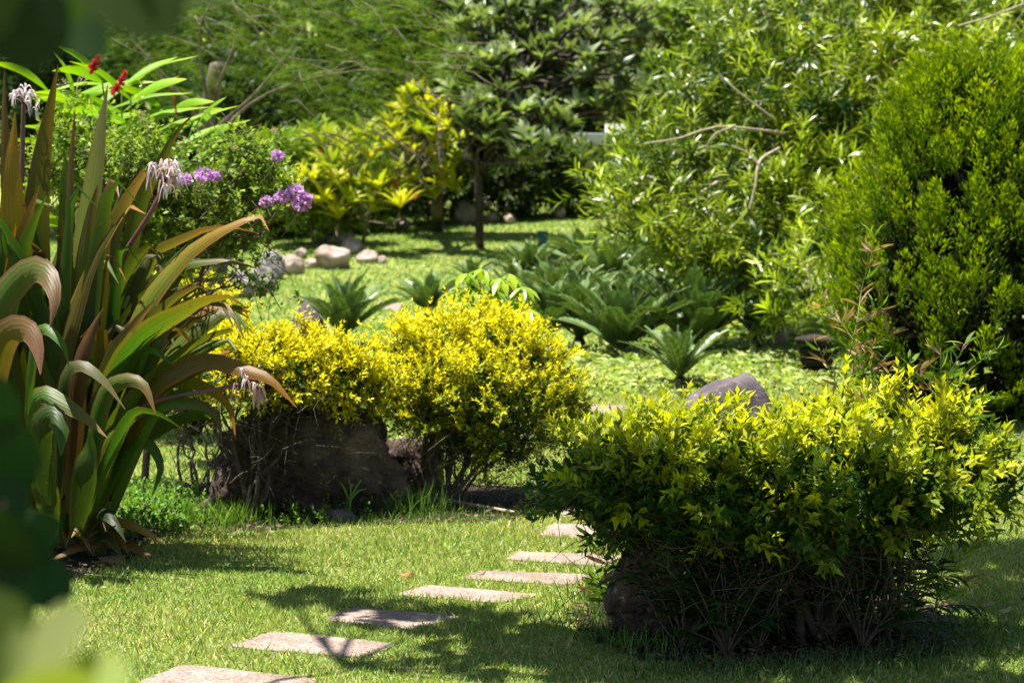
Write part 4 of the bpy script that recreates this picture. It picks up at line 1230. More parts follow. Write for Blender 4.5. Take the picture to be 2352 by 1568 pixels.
# ------------------------------------------------------------------ conifer at far right
def conifer():
    rng = np.random.default_rng(131)
    base = G(2235, 962)
    D = base.y
    ro = empty('arborvitae', base, 'dense dome-shaped conifer of upright lime-green sprays at right edge', 'conifer')
    # profile: height fraction -> radius (m)
    H = 2.38; zs = np.array([0, .05, .14, .24, .32, .45, .57, .69, .82, .94, .985, 1.0]); rs = np.array([.40, .55, .80, .92, .97, .90, .80, .69, .53, .36, .23, .06])
    n = 850
    z = rng.uniform(.02, 1, n) ** .85
    az = rng.uniform(0, 6.283, n)
    # keep mostly what faces the camera side but all round
    r = np.interp(z, zs, rs) * rng.choice([.80, .92, 1.02], n) * rng.uniform(.97, 1.03, n)
    lob = 1 + .05 * np.sin(az * 5 + z * 9) + .05 * np.sin(az * 11 - z * 17)
    r *= lob
    pos = np.stack([np.cos(az) * r, np.sin(az) * r, z * H - .10], -1)
    out = np.stack([np.cos(az), np.sin(az), np.zeros(n)], -1)
    up = np.where(z[:, None] > .12, 1.0, .3)
    axis = nrm(out * .42 + np.array([[0, 0, 1.]]) * up + rng.normal(0, .12, (n, 3)))
    hgt = rng.uniform(.20, .34, n)
    wid = rng.uniform(.05, .085, n)
    flat = nrm(np.cross(axis, out + rng.normal(0, .3, (n, 3))))
    k = 112
    idx = np.repeat(np.arange(n), k); N = n * k
    t = rng.uniform(0, 1, N)
    prof = np.sin(np.clip(t * .9 + .1, 0, 1) * math.pi) ** .7
    a = rng.normal(0, .55, N) * prof * wid[idx]; bthick = rng.normal(0, .22, N) * wid[idx]
    o2 = np.cross(axis, flat)
    p = pos[idx] + axis[idx] * (t * hgt[idx])[:, None] + flat[idx] * a[:, None] + o2[idx] * bthick[:, None]
    d = nrm(axis[idx] * 1.0 + flat[idx] * (a / wid[idx] * .9)[:, None] + rng.normal(0, .22, (N, 3)))
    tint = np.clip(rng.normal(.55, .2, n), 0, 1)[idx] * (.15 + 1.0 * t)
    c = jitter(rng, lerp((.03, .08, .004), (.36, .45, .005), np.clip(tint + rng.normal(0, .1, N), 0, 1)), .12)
    p += np.array(tuple(base)); 
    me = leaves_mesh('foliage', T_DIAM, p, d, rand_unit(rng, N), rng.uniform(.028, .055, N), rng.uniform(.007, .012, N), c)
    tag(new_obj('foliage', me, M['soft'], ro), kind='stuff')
    # leaf filler inside the dome, coloured near-black to paint its shaded core
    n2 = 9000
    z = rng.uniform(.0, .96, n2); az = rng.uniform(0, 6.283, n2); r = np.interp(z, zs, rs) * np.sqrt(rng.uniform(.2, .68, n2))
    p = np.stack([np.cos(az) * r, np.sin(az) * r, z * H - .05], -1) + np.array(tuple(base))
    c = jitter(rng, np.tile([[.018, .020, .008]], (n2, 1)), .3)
    me = leaves_mesh('inner_dark_fill', T_DIAM, p, nrm(rand_unit(rng, n2) + np.array([[0, 0, .8]])), rand_unit(rng, n2), rng.uniform(.08, .16, n2), rng.uniform(.03, .06, n2), c)
    tag(new_obj('inner_dark_fill', me, M['soft'], ro), kind='stuff')
    tb = Tubes()
    bb = np.array(tuple(base))
    tb.add([bb + (0, 0, -.05), bb + (.02, 0, .8), bb + (0, 0, 2.3)], [.07, .05, .015], 8)
    for k in range(40):
        z = rng.uniform(.1, 2.0); a = rng.uniform(0, 6.28)
        rr = np.interp(z / H, zs, rs) * .8
        s = bb + (0, 0, z); e_ = bb + (math.cos(a) * rr, math.sin(a) * rr, z + rr * .7)
        tb.add(limb(rng, s, e_, .05, -.08, 6), [.018, .005], 5)
    tb.build('trunk', M['bark'], ro)


conifer()

# ------------------------------------------------------------------ feathery tree top left
T_FEA = (lambda: tpl(
    sum([[(-.02, .08 + .1 * i, 0), (.02, .08 + .1 * i, 0), (s * .5 * math.sin(.5 + i * .28), .15 + .1 * i, -.03)] for i in (0, 1, 2.3, 3.5, 4.8, 6, 7.4) for s in (-1, 1)], []),
    [(3 * k, 3 * k + 1, 3 * k + 2) for k in range(14)]))()


def feathery():
    rng = np.random.default_rng(141)
    base = P(480, 668, 21.8); base.z = 0
    ro = empty('feathery_tree', base, 'tree with fine feathery drooping foliage filling the top left', 'tree')
    lum = [lump(*a) for a in [(330, 60, 21, 120), (460, 90, 20.5, 130), (600, 60, 20, 140), (740, 90, 19.5, 140), (860, 110, 19.5, 130), (960, 170, 19.5, 90), (1020, 130, 19.8, 50), (700, 210, 20.5, 110), (820, 230, 20, 110),
                              (740, 320, 20.5, 70), (380, 180, 21.5, 90), (300, 130, 21.5, 90), (900, 30, 20, 110), (480, -20, 20.5, 120), (760, -30, 20, 130), (250, 30, 21.5, 90), (1000, 60, 20.3, 60), (840, 310, 20.5, 60), (350, -130, 21, 140), (560, -150, 20.5, 150), (780, -150, 20, 150), (420, -60, 21.5, 120), (640, -70, 21.5, 120)]]
    p, d, li = sample_lumps(rng, lum, 2300, shell=(.35, 1.06), up=.2, inner=.75, outdir=.35, updir=-.02, jit=.35)
    d = nrm(d * np.array([[1, 1, .5]]) + np.array([[.55, -.25, -.18]]))
    tl = rng.uniform(.22, .42, len(p))
    Ps, Ds, Ns, Ls, Cs = [], [], [], [], []
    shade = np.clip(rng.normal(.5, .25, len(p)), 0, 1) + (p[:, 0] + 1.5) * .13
    for k in range(12):
        t = (k + .5) / 12
        sd = 1 if k % 2 else -1
        s = nrm(np.cross(d, np.array([[0, 0, 1.]])) + rng.normal(0, .2, (len(p), 3)))
        Ps.append(p + d * (tl * t)[:, None] + np.array([[0, 0, -.12]]) * t * t * tl[:, None])
        Ds.append(nrm(d * .75 + s * sd * .8 + np.array([[0, 0, -.15 - .2 * t]])))
        Ns.append(nrm(np.array([[0, 0, 1.]]) + rng.normal(0, .25, (len(p), 3))))
        Ls.append(rng.uniform(.11, .17, len(p)) * (1 - .4 * t))
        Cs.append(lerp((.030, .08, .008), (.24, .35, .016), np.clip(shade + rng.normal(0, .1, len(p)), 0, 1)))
    N = 12 * len(p)
    L = np.concatenate(Ls)
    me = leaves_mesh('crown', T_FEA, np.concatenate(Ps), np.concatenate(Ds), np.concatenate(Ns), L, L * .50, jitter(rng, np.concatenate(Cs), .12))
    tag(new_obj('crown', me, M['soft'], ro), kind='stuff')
    tb = Tubes()
    trunk = spline([tuple(base), tuple(P(500, 520, 21.8)), tuple(P(470, 330, 21.8)), tuple(P(500, 150, 21.6))], 12)
    tb.add(trunk, [.12, .07], 8)
    for a in [[(500, 330), (470, 200), (460, 60), (520, -40)], [(490, 300), (600, 200), (700, 60), (720, -40)], [(480, 350), (560, 250), (680, 190), (850, 160), (960, 180)], [(470, 300), (400, 200), (300, 90)],
              [(500, 200), (560, 40), (520, 0), (620, 80), (680, 150)], [(520, 10), (580, 60), (625, 120)], [(900, 60), (940, 110), (960, 170)], [(430, 230), (380, 190), (330, 130)]]:
        D0 = rng.uniform(20.0, 21.3)
        xb = Tubes(); xb.add(spline([tuple(P(x, y, D0)) for x, y in a], 12), [.020, .004], 5); xb.build('branch', M['bark'], ro)
    tw = Tubes()
    for _ in range(90):
        j = rng.integers(len(lum)); c = np.array(lum[j])
        s = c[:3] + rng.normal(0, .4, 3) * c[3:]
        tw.add(limb(rng, s, s + np.array([.5, -.2, -.25]) * rng.uniform(.3, 1.0) + rng.normal(0, .12, 3), .05, .05, 6), [.007, .002], 4)
    tag(tw.build('twig', M['bark'], ro), kind='stuff')
    tb.build('trunk', M['bark'], ro)


feathery()

# evergreen bushes closing the view under the feathery tree, leaf colours lowered to paint shade
DKO, DKN = (.010, .026, .006), (.032, .062, .010)
lm = [lump(*a) for a in [(420, 300, 35.0, 110), (540, 260, 35.0, 120), (640, 250, 35.5, 130), (740, 300, 36.0, 110), (330, 240, 35.0, 110), (620, 380, 35.0, 90), (500, 400, 35.0, 90), (200, 200, 35.0, 120), (80, 150, 35.0, 120), (100, 330, 35.0, 120), (280, 380, 35.0, 100), (220, 60, 36.0, 120), (60, 20, 36.0, 120)]]
generic_tree('evergreen_bush', 'evergreen bush coloured dark for the shade below the feathery tree', 'bush', G(520, 600), [G(520, 600), P(540, 500, 34), P(560, 330, 35)], .05, lm, 2600, 8, .28, .15, .06, T_DIAM, DKO, DKN, 151, 'leaf', 'barkdark', limbs=10, shell=(.3, 1.05))
# mixed green bushes behind the stones
lm = [lump(*a) for a in [(680, 400, 33.4, 55), (730, 380, 33.6, 60), (700, 470, 33.6, 50), (760, 480, 33.7, 50), (660, 450, 33.2, 40), (800, 400, 33.7, 50), (640, 360, 33.2, 35), (700, 505, 35.1, 40), (750, 500, 35.1, 38), (650, 500, 35.0, 42), (600, 510, 34.8, 45), (800, 495, 35.3, 38), (850, 490, 35.5, 36), (560, 470, 34.6, 50)]]
b1 = generic_tree('flowering_bush', 'mixed light green bush dotted with red flowers behind the pale stones', 'bush', G(720, 560), [G(720, 565), P(715, 510, 33.5), P(720, 430, 33.5)], .025, lm, 1500, 9, .24, .16, .040, T_NARR, (.08, .16, .014), (.30, .36, .03), 152, 'leaf', 'bark', limbs=7, limb_r=.01, shell=(.3, 1.1))
for i, (px, py) in enumerate([(735, 350), (668, 455), (905, 420), (950, 450)]):
    blossom(px, py, 33.0 if px < 800 else 32.2, 6, b1, 260 + i, 'flower', (.5, .02, .04), (.6, .1, .12), 30, .02)


def rosette_plant(name, label, base, tips, Dp, leafL, leafW, c_old, c_new, seed, trunk, r0, mat='leaf', bark='barkpale', nl=16, cat='plant', lift=.15, spread=.9, group=None):
    """bare forking branches ending in whorls of long leaves; tips: (px,py[,D])"""
    rng = np.random.default_rng(seed)
    ro = empty(name, base, label, cat, group)
    T_ = np.array([tuple(P(t[0], t[1], t[2] if len(t) > 2 else Dp + rng.normal(0, .25))) for t in tips])
    d = nrm(np.stack([rng.normal(0, .35, len(T_)), rng.normal(-.25, .3, len(T_)), np.ones(len(T_))], -1))
    pos, ld, nn, L, W, t, ti = twig_leaves(rng, T_ - d * .05, d, nl, .07, leafL, leafW, spread=spread, lift=lift, rosette=True, lj=.25)
    tint = rng.uniform(.15, 1, len(T_))
    c = jitter(rng, lerp(c_old, c_new, np.clip(tint[ti] + rng.normal(0, .15, len(ti)), 0, 1)), .1)
    tag(new_obj('foliage', leaves_mesh('foliage', T_OVAL, pos, ld, nn, L, W, c), M[mat], ro), kind='stuff')
    tb = Tubes()
    tp = spline([tuple(q) for q in trunk], 12)
    tb.add(tp, [r0, r0 * .55], 7)
    for q in T_:
        j = int(np.argmin(np.linalg.norm(tp[5:] - q, axis=1))) + 5
        tb.add(limb(rng, tp[max(4, j - 2)], q, .06, -.02, 7), [r0 * .45, r0 * .22], 5)
    tb.build('trunk', M[bark], ro)
    return ro


YO, YN = (.20, .26, .012), (.50, .46, .015)
rr_ = np.random.default_rng(77)
tips = [(960, 225), (990, 250), (930, 262), (1000, 290), (1035, 300), (960, 310), (1020, 345), (1045, 370), (985, 365), (940, 360), (1000, 405), (960, 420), (1015, 430), (900, 300), (920, 400), (985, 330), (940, 235), (1010, 265), (890, 350), (880, 400), (1030, 400), (1050, 330), (1000, 460), (960, 455), (930, 440), (1040, 440), (975, 275), (915, 330)]
yp = rosette_plant('yellow_leaf_plant', 'plant with whorls of bright yellow-green leaves on a pale curved trunk', G(832, 562), tips, 32.6, .29, .064, YO, YN, 161,
              [G(832, 562), P(845, 500, 32.9), P(868, 430, 32.9), P(890, 398, 32.9), P(940, 380, 32.9), P(980, 345, 32.9)], .028, cat='plant', bark='bark')
tips = [(740, 340), (780, 350), (820, 340), (760, 390), (800, 390), (850, 370), (720, 420), (770, 430), (830, 430), (870, 440), (800, 470), (740, 470), (850, 490), (900, 470), (690, 440), (890, 440), (920, 480), (780, 505), (830, 320), (870, 330)]
rosette_plant('yellow_leaf_plant', 'lower plant of yellow-green and reddish leaf whorls left of the pale trunk', G(800, 552), tips, 32.4, .36, .078, (.18, .25, .012), (.52, .48, .025), 162,
              [G(800, 552), P(800, 500, 33.6), P(795, 440, 33.6), P(800, 390, 33.6)], .022, bark='bark')

# dark rosette tree in the centre
DT = 32.5
tips = []
for cx, cy, r, n in [(1090, 70, 60, 9), (1180, 40, 70, 12), (1280, 60, 80, 14), (1380, 90, 80, 14), (1450, 160, 60, 9), (1120, 160, 70, 11), (1230, 150, 80, 14), (1340, 190, 80, 14), (1420, 240, 50, 8), (1070, 230, 45, 7), (1150, 260, 70, 11), (1260, 270, 70, 11), (1100, 300, 40, 6), (1200, 320, 50, 7), (1310, 300, 55, 8), (1380, 290, 40, 5), (1040, 150, 40, 5), (1470, 60, 60, 8), (1230, 230, 60, 8), (1330, 130, 70, 9), (1160, 110, 70, 9), (1060, 20, 40, 5), (1400, 20, 70, 9), (1240, 0, 70, 8)]:
    for _ in range(n):
        q_ = (cx + rr_.normal(0, r * .5), cy + rr_.normal(0, r * .5), DT + .9 - max(0, cy) / 300 * 2.0 + rr_.uniform(-.5, .7))
        if not (1305 < q_[0] < 1485 and 268 < q_[1] < 375): tips.append(q_)
dt = rosette_plant('dark_leaf_tree', 'dark-leaved tree with glossy leaf whorls on a straight slim trunk, centre back', G(1102, 568), tips, DT, .28, .08, (.018, .038, .014), (.24, .30, .12), 163,
              [G(1102, 568), P(1100, 480, 32.7), P(1098, 380, 32.7), P(1115, 320, 32.6), P(1160, 240, 32.5), P(1210, 150, 32.5), P(1250, 60, 32.5)], .066, mat='gloss', bark='barkdark', nl=15, cat='tree')
# yellow-leaved glimpses and second trunk behind
lm = [lump(*a) for a in [(1010, 330, 35, 60), (990, 250, 35, 60), (1040, 200, 35, 70), (960, 180, 35, 80), (1000, 100, 35, 80), (1080, 40, 35, 80), (940, 60, 35, 80)]]
generic_tree('dark_trunk_tree', 'tree with a thick black trunk left of the slim dark trunk', 'tree', G(1004, 528), [G(1004, 528), P(1005, 450, 33), P(1012, 390, 33.3), P(1010, 280, 34)], .10, lm, 900, 8, .3, .16, .06, T_DIAM, (.02, .05, .012), (.07, .12, .02), 164, 'leaf', 'barkdark', limbs=7)

# backdrop trees: olive tree right of centre, dense greens behind
def back_tree(lab, base_px, lums, c0, c1, seed, n=1500, leaf=(.16, .07), T=T_DIAM, name='background_tree', bark='bark', nl=8, trunk_r=.12, mat='leaf'):
    lm = [lump(*a) for a in lums]
    top = max(lm, key=lambda a: a[2])
    g = G(*base_px)
    D0 = lums[0][2]
    return generic_tree(name, lab, 'tree', g, [g, P(base_px[0] + 5, base_px[1] - 80, (g.y + D0) / 2), P(base_px[0], base_px[1] - 200, D0), Vector(top[:3])], trunk_r, lm, n, nl, .35, leaf[0], leaf[1], T, c0, c1, seed, mat, bark, limbs=8, limb_r=.04, shell=(.3, 1.05), inner=.6, group='trees closing the background')


back_tree('olive-green tree behind the centre, right of the dark-leaved tree', (1480, 470), [(1500, 60, 36, 110), (1600, 30, 36, 110), (1560, 150, 36, 100), (1450, 180, 36, 90), (1650, 110, 37, 100), (1490, 250, 36, 70), (1700, 20, 37, 100), (1420, 90, 37, 90)], (.09, .13, .035), (.26, .30, .09), 171, leaf=(.15, .05))
back_tree('shadowy tree behind the dark-leaved tree', (1200, 500), [(1150, 120, 45, 140), (1260, 60, 45, 150), (1330, 200, 45, 130), (1200, 260, 45, 110), (1100, 0, 45, 130), (1400, 60, 45, 130), (1250, 340, 45, 70)], (.016, .04, .012), (.07, .11, .03), 172, n=1800)
back_tree('broad tree behind the feathery tree, upper left', (600, 560), [(300, 60, 39, 190), (500, 40, 39, 190), (700, 80, 39, 190), (880, 120, 39, 180), (600, 250, 39, 160), (400, 250, 39, 170), (800, 280, 39, 140), (900, 360, 39, 90), (100, 60, 39, 190), (100, 260, 39, 190)], (.010, .026, .007), (.034, .064, .013), 173, n=2400)  # leaf colours lowered to darken the shaded hollow in front
back_tree('bright tree behind the top of the big leafy bush', (1900, 480), [(1700, 40, 34, 170), (1900, 20, 34, 190), (2100, 40, 34, 190), (2300, 60, 34, 190), (1850, 220, 34, 180), (2050, 240, 34, 180), (2280, 260, 34, 180), (1700, 260, 34, 150), (2000, 420, 34, 150), (2250, 450, 34, 160)], (.05, .11, .012), (.24, .32, .035), 174, n=2400)
back_tree('broad tree standing behind the conifer at the right edge', (2440, 480), [(2430, 60, 33, 180), (2600, 80, 33, 190), (2430, 300, 33, 170), (2600, 330, 33, 180), (2780, 200, 33, 190), (2760, 420, 33, 150)], (.04, .09, .012), (.22, .30, .035), 177, n=1500)
back_tree('far tree on the hillside at left', (400, 420), [(150, 100, 46, 240), (400, 40, 46, 240), (650, 80, 46, 240), (900, 40, 46, 240), (500, 260, 46, 200), (800, 260, 46, 200)], (.02, .05, .012), (.08, .13, .03), 175, n=2200, leaf=(.24, .11))
back_tree('far tree on the hillside in the middle', (1250, 420), [(1050, 80, 47, 240), (1250, 20, 47, 240), (1450, 80, 47, 240), (1150, 260, 47, 200), (1400, 260, 47, 200), (1600, 40, 47, 240), (1550, 230, 47, 200)], (.02, .05, .012), (.09, .14, .03), 176, n=2200, leaf=(.24, .11))

# understory between the trunks: low palms and leafy plants
und = [((1150, 490), 34, 'low shadowy plant behind the pink stones', (.03, .07, .012), (.14, .18, .02)), ((1230, 492), 35, 'low arching palm-like plant behind the far lawn', (.03, .07, .015), (.10, .15, .03)),
       ((1300, 480), 36, 'yellow-leaved low plant left of the pavilion post', (.06, .10, .012), (.26, .27, .03)), ((1370, 480), 36, 'leafy plant before the pavilion', (.05, .10, .012), (.20, .24, .03)),
       ((1430, 485), 34, 'leafy plant beside the pavilion corner post', (.04, .09, .012), (.18, .22, .03)), ((1060, 500), 36, 'shadowed plant behind the big grey boulder', (.02, .05, .01), (.08, .12, .02)), ((1330, 500), 34.5, 'dark leafy plant at the edge of the far lawn', (.03, .06, .012), (.12, .16, .02))]
for i, (b_, D_, lab, c0, c1) in enumerate(und):
    g = G(*b_); rng = np.random.default_rng(600 + i)
    e = empty('garden_plant', g, lab, 'plant', 'low plants behind the far lawn')
    tb = Tubes()
    for s in range(7):
        tip = np.array(tuple(g)) + np.array([rng.normal(0, .25), rng.normal(0, .2), rng.uniform(.35, .95)])
        tb.add(limb(rng, tuple(g), tip, .05, .05, 6), [.016, .008], 5)
        T_ = tip[None]
        d = nrm(np.array([[rng.normal(0, .3), rng.normal(-.2, .3), 1]]))
        pos, ld, nn, L, W, t, ti = twig_leaves(rng, T_, d, 14, .10, .30 if i != 1 else .5, .05, spread=.9, lift=.1, rosette=True)
        c = jitter(rng, lerp(c0, c1, rng.uniform(0, 1, len(pos))), .15)
        tag(new_obj('leaf_whorl', leaves_mesh('leaf_whorl', T_NARR, pos, ld, nn, L, W, c), M['leaf'], e))
    tb.build('stem', M['bark'], e)

DU = [('dark shrubbery closing the view left of the slim dark trunk', [(930, 430, 36, 50), (980, 440, 36.5, 50), (1040, 430, 37, 55), (1000, 380, 37, 50), (940, 380, 37, 50), (900, 460, 35.5, 40), (1060, 380, 37, 50)], (.014, .035, .008), (.09, .13, .02), (980, 490)),
      ('dark shrubbery closing the view right of the slim dark trunk', [(1120, 430, 37.5, 50), (1180, 425, 37.5, 55), (1240, 430, 38, 55), (1150, 370, 38, 55), (1220, 370, 38, 55), (1280, 400, 38, 55)], (.014, .035, .010), (.10, .14, .03), (1180, 480)),
      ('mixed shrubbery below the pavilion eave', [(1320, 430, 39, 45), (1370, 435, 39, 45), (1420, 430, 39, 45), (1350, 395, 39.5, 40), (1400, 390, 39.5, 38), (1290, 440, 38.5, 40), (1460, 450, 38.5, 30)], (.02, .05, .010), (.20, .23, .03), (1370, 480)),
      ('shadowy shrubbery at left behind the pale stones', [(560, 420, 35.5, 70), (640, 430, 35.5, 70), (720, 420, 36.0, 70), (800, 430, 36.5, 70), (870, 420, 37.0, 65), (620, 510, 34.5, 50), (720, 500, 35.0, 50), (820, 490, 36.0, 45), (500, 500, 34.5, 60)], (.014, .035, .008), (.08, .13, .02), (700, 540))]
for i, (lab, ll, c0, c1, bp_) in enumerate(DU):
    lm = [lump(*a) for a in ll]
    g = G(*bp_)
    generic_tree('shrubbery', lab, 'shrubbery', g, [g, P(bp_[0], bp_[1] - 30, ll[0][2]), P(bp_[0] + 5, bp_[1] - 70, ll[0][2])], .03, lm, 750, 9, .25, .16, .05, T_OV4, c0, c1, 190 + i, 'leaf', 'barkdark', limbs=6, limb_r=.015, shell=(.3, 1.1), inner=.6, new_amt=.4, group='shrubbery behind the far lawn')

# palm frond glimpsed at the top
pf = empty('palm', G(960, 470), 'palm with pale hanging fronds glimpsed at the top centre', 'palm')
rng = np.random.default_rng(181)
tb = Tubes()
D_ = 41.5
top = P(900, 10, D_)
tb.add(spline([tuple(pf.location), tuple(P(930, 250, D_)), tuple(top)], 10), [.11, .08], 8)
tb.build('trunk', M['bark'], pf)
for k, a in enumerate([[(900, 10), (930, 20), (980, 20), (1040, 45)], [(900, 10), (850, -20), (800, 0), (770, 50)], [(900, 10), (920, -40), (990, -60), (1060, -20)], [(900, 10), (870, 30), (830, 80), (815, 130)], [(900, 10), (880, -50), (830, -70), (760, -50)]]):
    sp = spline([tuple(P(x, y, D_ - .1 * (k % 2))) for x, y in a], 30)
    d = nrm(np.gradient(sp, axis=0))
    pos = np.repeat(sp, 2, 0); dd = np.repeat(d, 2, 0); s = np.tile([1., -1], 30)[:, None]
    sd = np.cross(dd, [[0, 0, 1]])
    ld = nrm(dd * .5 + sd * s * .5 + np.array([[0, 0, -1.0]]))
    c = jitter(rng, np.tile([[.20, .25, .14]], (60, 1)), .12)
    me = leaves_mesh('frond', T_NARR, pos, ld, np.repeat(d, 2, 0), .42, .03, c)
    new_obj('frond', me, M['gloss'], pf)

# ------------------------------------------------------------------ pavilion glimpsed through the trees
def box(name, x0, x1, y0, y1, z0, z1, mat, parent, bev=.01):
    bm = bmesh.new()
    bmesh.ops.create_cube(bm, size=1)
    for v in bm.verts:
        v.co = Vector((x0 + (v.co.x + .5) * (x1 - x0), y0 + (v.co.y + .5) * (y1 - y0), z0 + (v.co.z + .5) * (z1 - z0)))
    if bev: bmesh.ops.bevel(bm, geom=bm.edges[:], offset=bev, segments=2, affect='EDGES')
    me = bpy.data.meshes.new(name); bm.to_mesh(me); bm.free()
    return new_obj(name, me, M[mat], parent)


DP = 41.0
a0 = P(1322, 318, DP); a1 = P(1530, 318, DP)
gz = hz(a0.x, DP)
pav = empty('pavilion', (a0.x + 1, DP + 1, gz), 'small pavilion with white flat eave and tan posts seen through the trees', 'pavilion')
box('eave', a0.x, a1.x + 1, DP, DP + 2.6, P(0, 332, DP).z, P(0, 306, DP).z, 'white', pav)
box('ceiling', a0.x + .1, a1.x + .9, DP + .1, DP + 2.5, P(0, 341, DP).z, P(0, 333, DP).z, 'tan', pav)
box('post', P(1462, 0, DP).x, P(1498, 0, DP).x, DP + .1, DP + .4, hz(2, DP) - .1, P(0, 342, DP).z, 'tan', pav)
box('post', a0.x + .12, a0.x + .36, DP + .1, DP + .34, gz - .1, P(0, 342, DP).z, 'tan', pav)
box('back_wall', a0.x + .1, a1.x + .9, DP + 2.35, DP + 2.5, gz - .1, P(0, 342, DP).z, 'tan', pav)
box('parapet', P(1395, 0, DP).x, P(1440, 0, DP).x, DP + .3, DP + .8, P(0, 305, DP).z, P(0, 284, DP).z, 'white', pav)
rf = empty('tiled_roof_house', (a0.x + .5, DP + 7, hz(a0.x, DP + 7)), 'house with orange clay-tiled roof half hidden behind the pavilion', 'house')
D7 = DP + 6
box('wall', P(1280, 0, D7).x, P(1480, 0, D7).x, D7, D7 + 3, hz(1, D7) - .3, P(0, 280, D7).z, 'tan', rf)
x0, x1 = P(1270, 0, D7).x, P(1490, 0, D7).x
z0 = P(0, 282, D7).z
tbr = Tubes()
n = 11
for i in range(n):
    for j in range(5):
        x = x0 + (x1 - x0) * (i + .5) / n
        y = D7 - .25 + j * .4; z = z0 + j * .2 + .02
        o_t = Tubes(); o_t.add([(0, 0, 0), (0, .42, .2)], [(x1 - x0) / n * .52, (x1 - x0) / n * .46], 8)
        if i == 0 and j == 0: tm = o_t.mesh('roof_tile'); tm.materials.append(M['tile'])
        ob = bpy.data.objects.new('roof_tile', tm); ob.location = (x, y, z); link(ob, rf)

# teal utility post on the far lawn
g = G(1246, 570)
tp_ = empty('utility_post', g, 'small teal utility box standing on the far lawn above the cycads', 'utility box')
w = m(11, g.y)
box('body', g.x - w, g.x + w, g.y - w, g.y + w, g.z - .03, g.z + m(34, g.y), 'teal', tp_, .008)
box('cap', g.x - w * 1.15, g.x + w * 1.15, g.y - w * 1.15, g.y + w * 1.15, g.z + m(34, g.y) + .002, g.z + m(39, g.y), 'teal', tp_, .006)

# ------------------------------------------------------------------ bright compound-leaf sapling behind the round shrub
rng = np.random.default_rng(190)
sb = G(1130, 905); sb = Vector((sb.x, 12.9, 0))
sap = empty('sapling', sb, 'sapling with drooping bright green finger leaves above the round golden shrub', 'sapling')
tb = Tubes()
for k, (px, py) in enumerate([(1070, 650), (1110, 640), (1150, 660), (1170, 650), (1200, 680), (1130, 690), (1090, 685), (1215, 730), (1240, 770), (1050, 690), (1180, 710), (1020, 730)]):
    tip = np.array(tuple(P(px, py - 22, 12.8 + rng.normal(0, .08))))
    st0 = np.array(tuple(P(1125, 760, 12.85)))
    tb.add(limb(rng, st0, tip, .05, .12, 7), [.006, .003], 5)
    nl = 8
    az = rng.uniform(0, 6.28) + np.arange(nl) * 6.283 / nl
    ld = np.stack([np.cos(az) * .7, np.sin(az) * .7, np.full(nl, -.55) + rng.normal(0, .2, nl)], -1)
    nn = np.stack([np.cos(az) * .6, np.sin(az) * .6, np.ones(nl)], -1)
    c = jitter(rng, lerp((.12, .24, .015), (.30, .38, .02), rng.uniform(0, 1, nl)), .1)
    me = leaves_mesh('leaf_cluster', T_OVAL, np.tile(tip, (nl, 1)), ld, nn, rng.uniform(.11, .155, nl), rng.uniform(.032, .044, nl), c)
    new_obj('leaf_cluster', me, M['gloss'], sap)
tb.add(spline([tuple(sb - Vector((0, 0, .03))), tuple(P(1128, 880, 12.87)), tuple(P(1125, 750, 12.85))], 8), [.012, .007], 6)
tb.build('stem', M['twig'], sap)


# ------------------------------------------------------------------ bamboo shoots growing through the right shrub
def bamboo(label, stems, D, seed, base, dry=.7, leafL=.075, nleaf=4, every=2):
    rng = np.random.default_rng(seed)
    ro = empty('bamboo_shoot', base, label, 'bamboo', 'bamboo shoots in the right bed')
    tb = Tubes(); Ps, Ds, Ns, Ls, Cs = [], [], [], [], []
    for pts, r in stems:
        sp = spline([tuple(P(*q, D + rng.normal(0, .03))) if len(q) == 2 else tuple(P(*q)) for q in pts], max(8, 5 * len(pts)))
        tb.add(sp, [r, r * .4], 5)
        for i in range(2, len(sp), every):
            t = sp[min(i + 1, len(sp) - 1)] - sp[i - 1]; t = t / np.linalg.norm(t)
            kk = rng.integers(1, nleaf + 1)
            ph = rng.uniform(0, 6.28)
            isdry = rng.uniform() < dry
            for q in range(kk):
                s = np.array([math.cos(ph + q * 2.2), .5 * math.sin(ph + q * 2.2), rng.uniform(-.3, .5)])
                Ps.append(sp[i]); Ds.append(t * rng.uniform(.2, .9) + s * .9); Ns.append(rng.normal(0, 1, 3))
                Ls.append(leafL * rng.uniform(.55, 1.25))
                Cs.append(np.array((.24, .155, .085)) * rng.uniform(.7, 1.35) if isdry and rng.uniform() < .85 else np.array((.11, .20, .02)) * rng.uniform(.7, 1.3))
    tb.build('stem', mat_noise('bamboo_stem', [(.09, .11, .03), (.17, .16, .06)], 6, .5, .1, .002), ro)
    L = np.array(Ls)
    me = leaves_mesh('foliage', T_NARR, np.array(Ps), np.array(Ds), np.array(Ns), L, L * .17, np.array(Cs))
    tag(new_obj('foliage', me, M['leaf'], ro), kind='stuff')


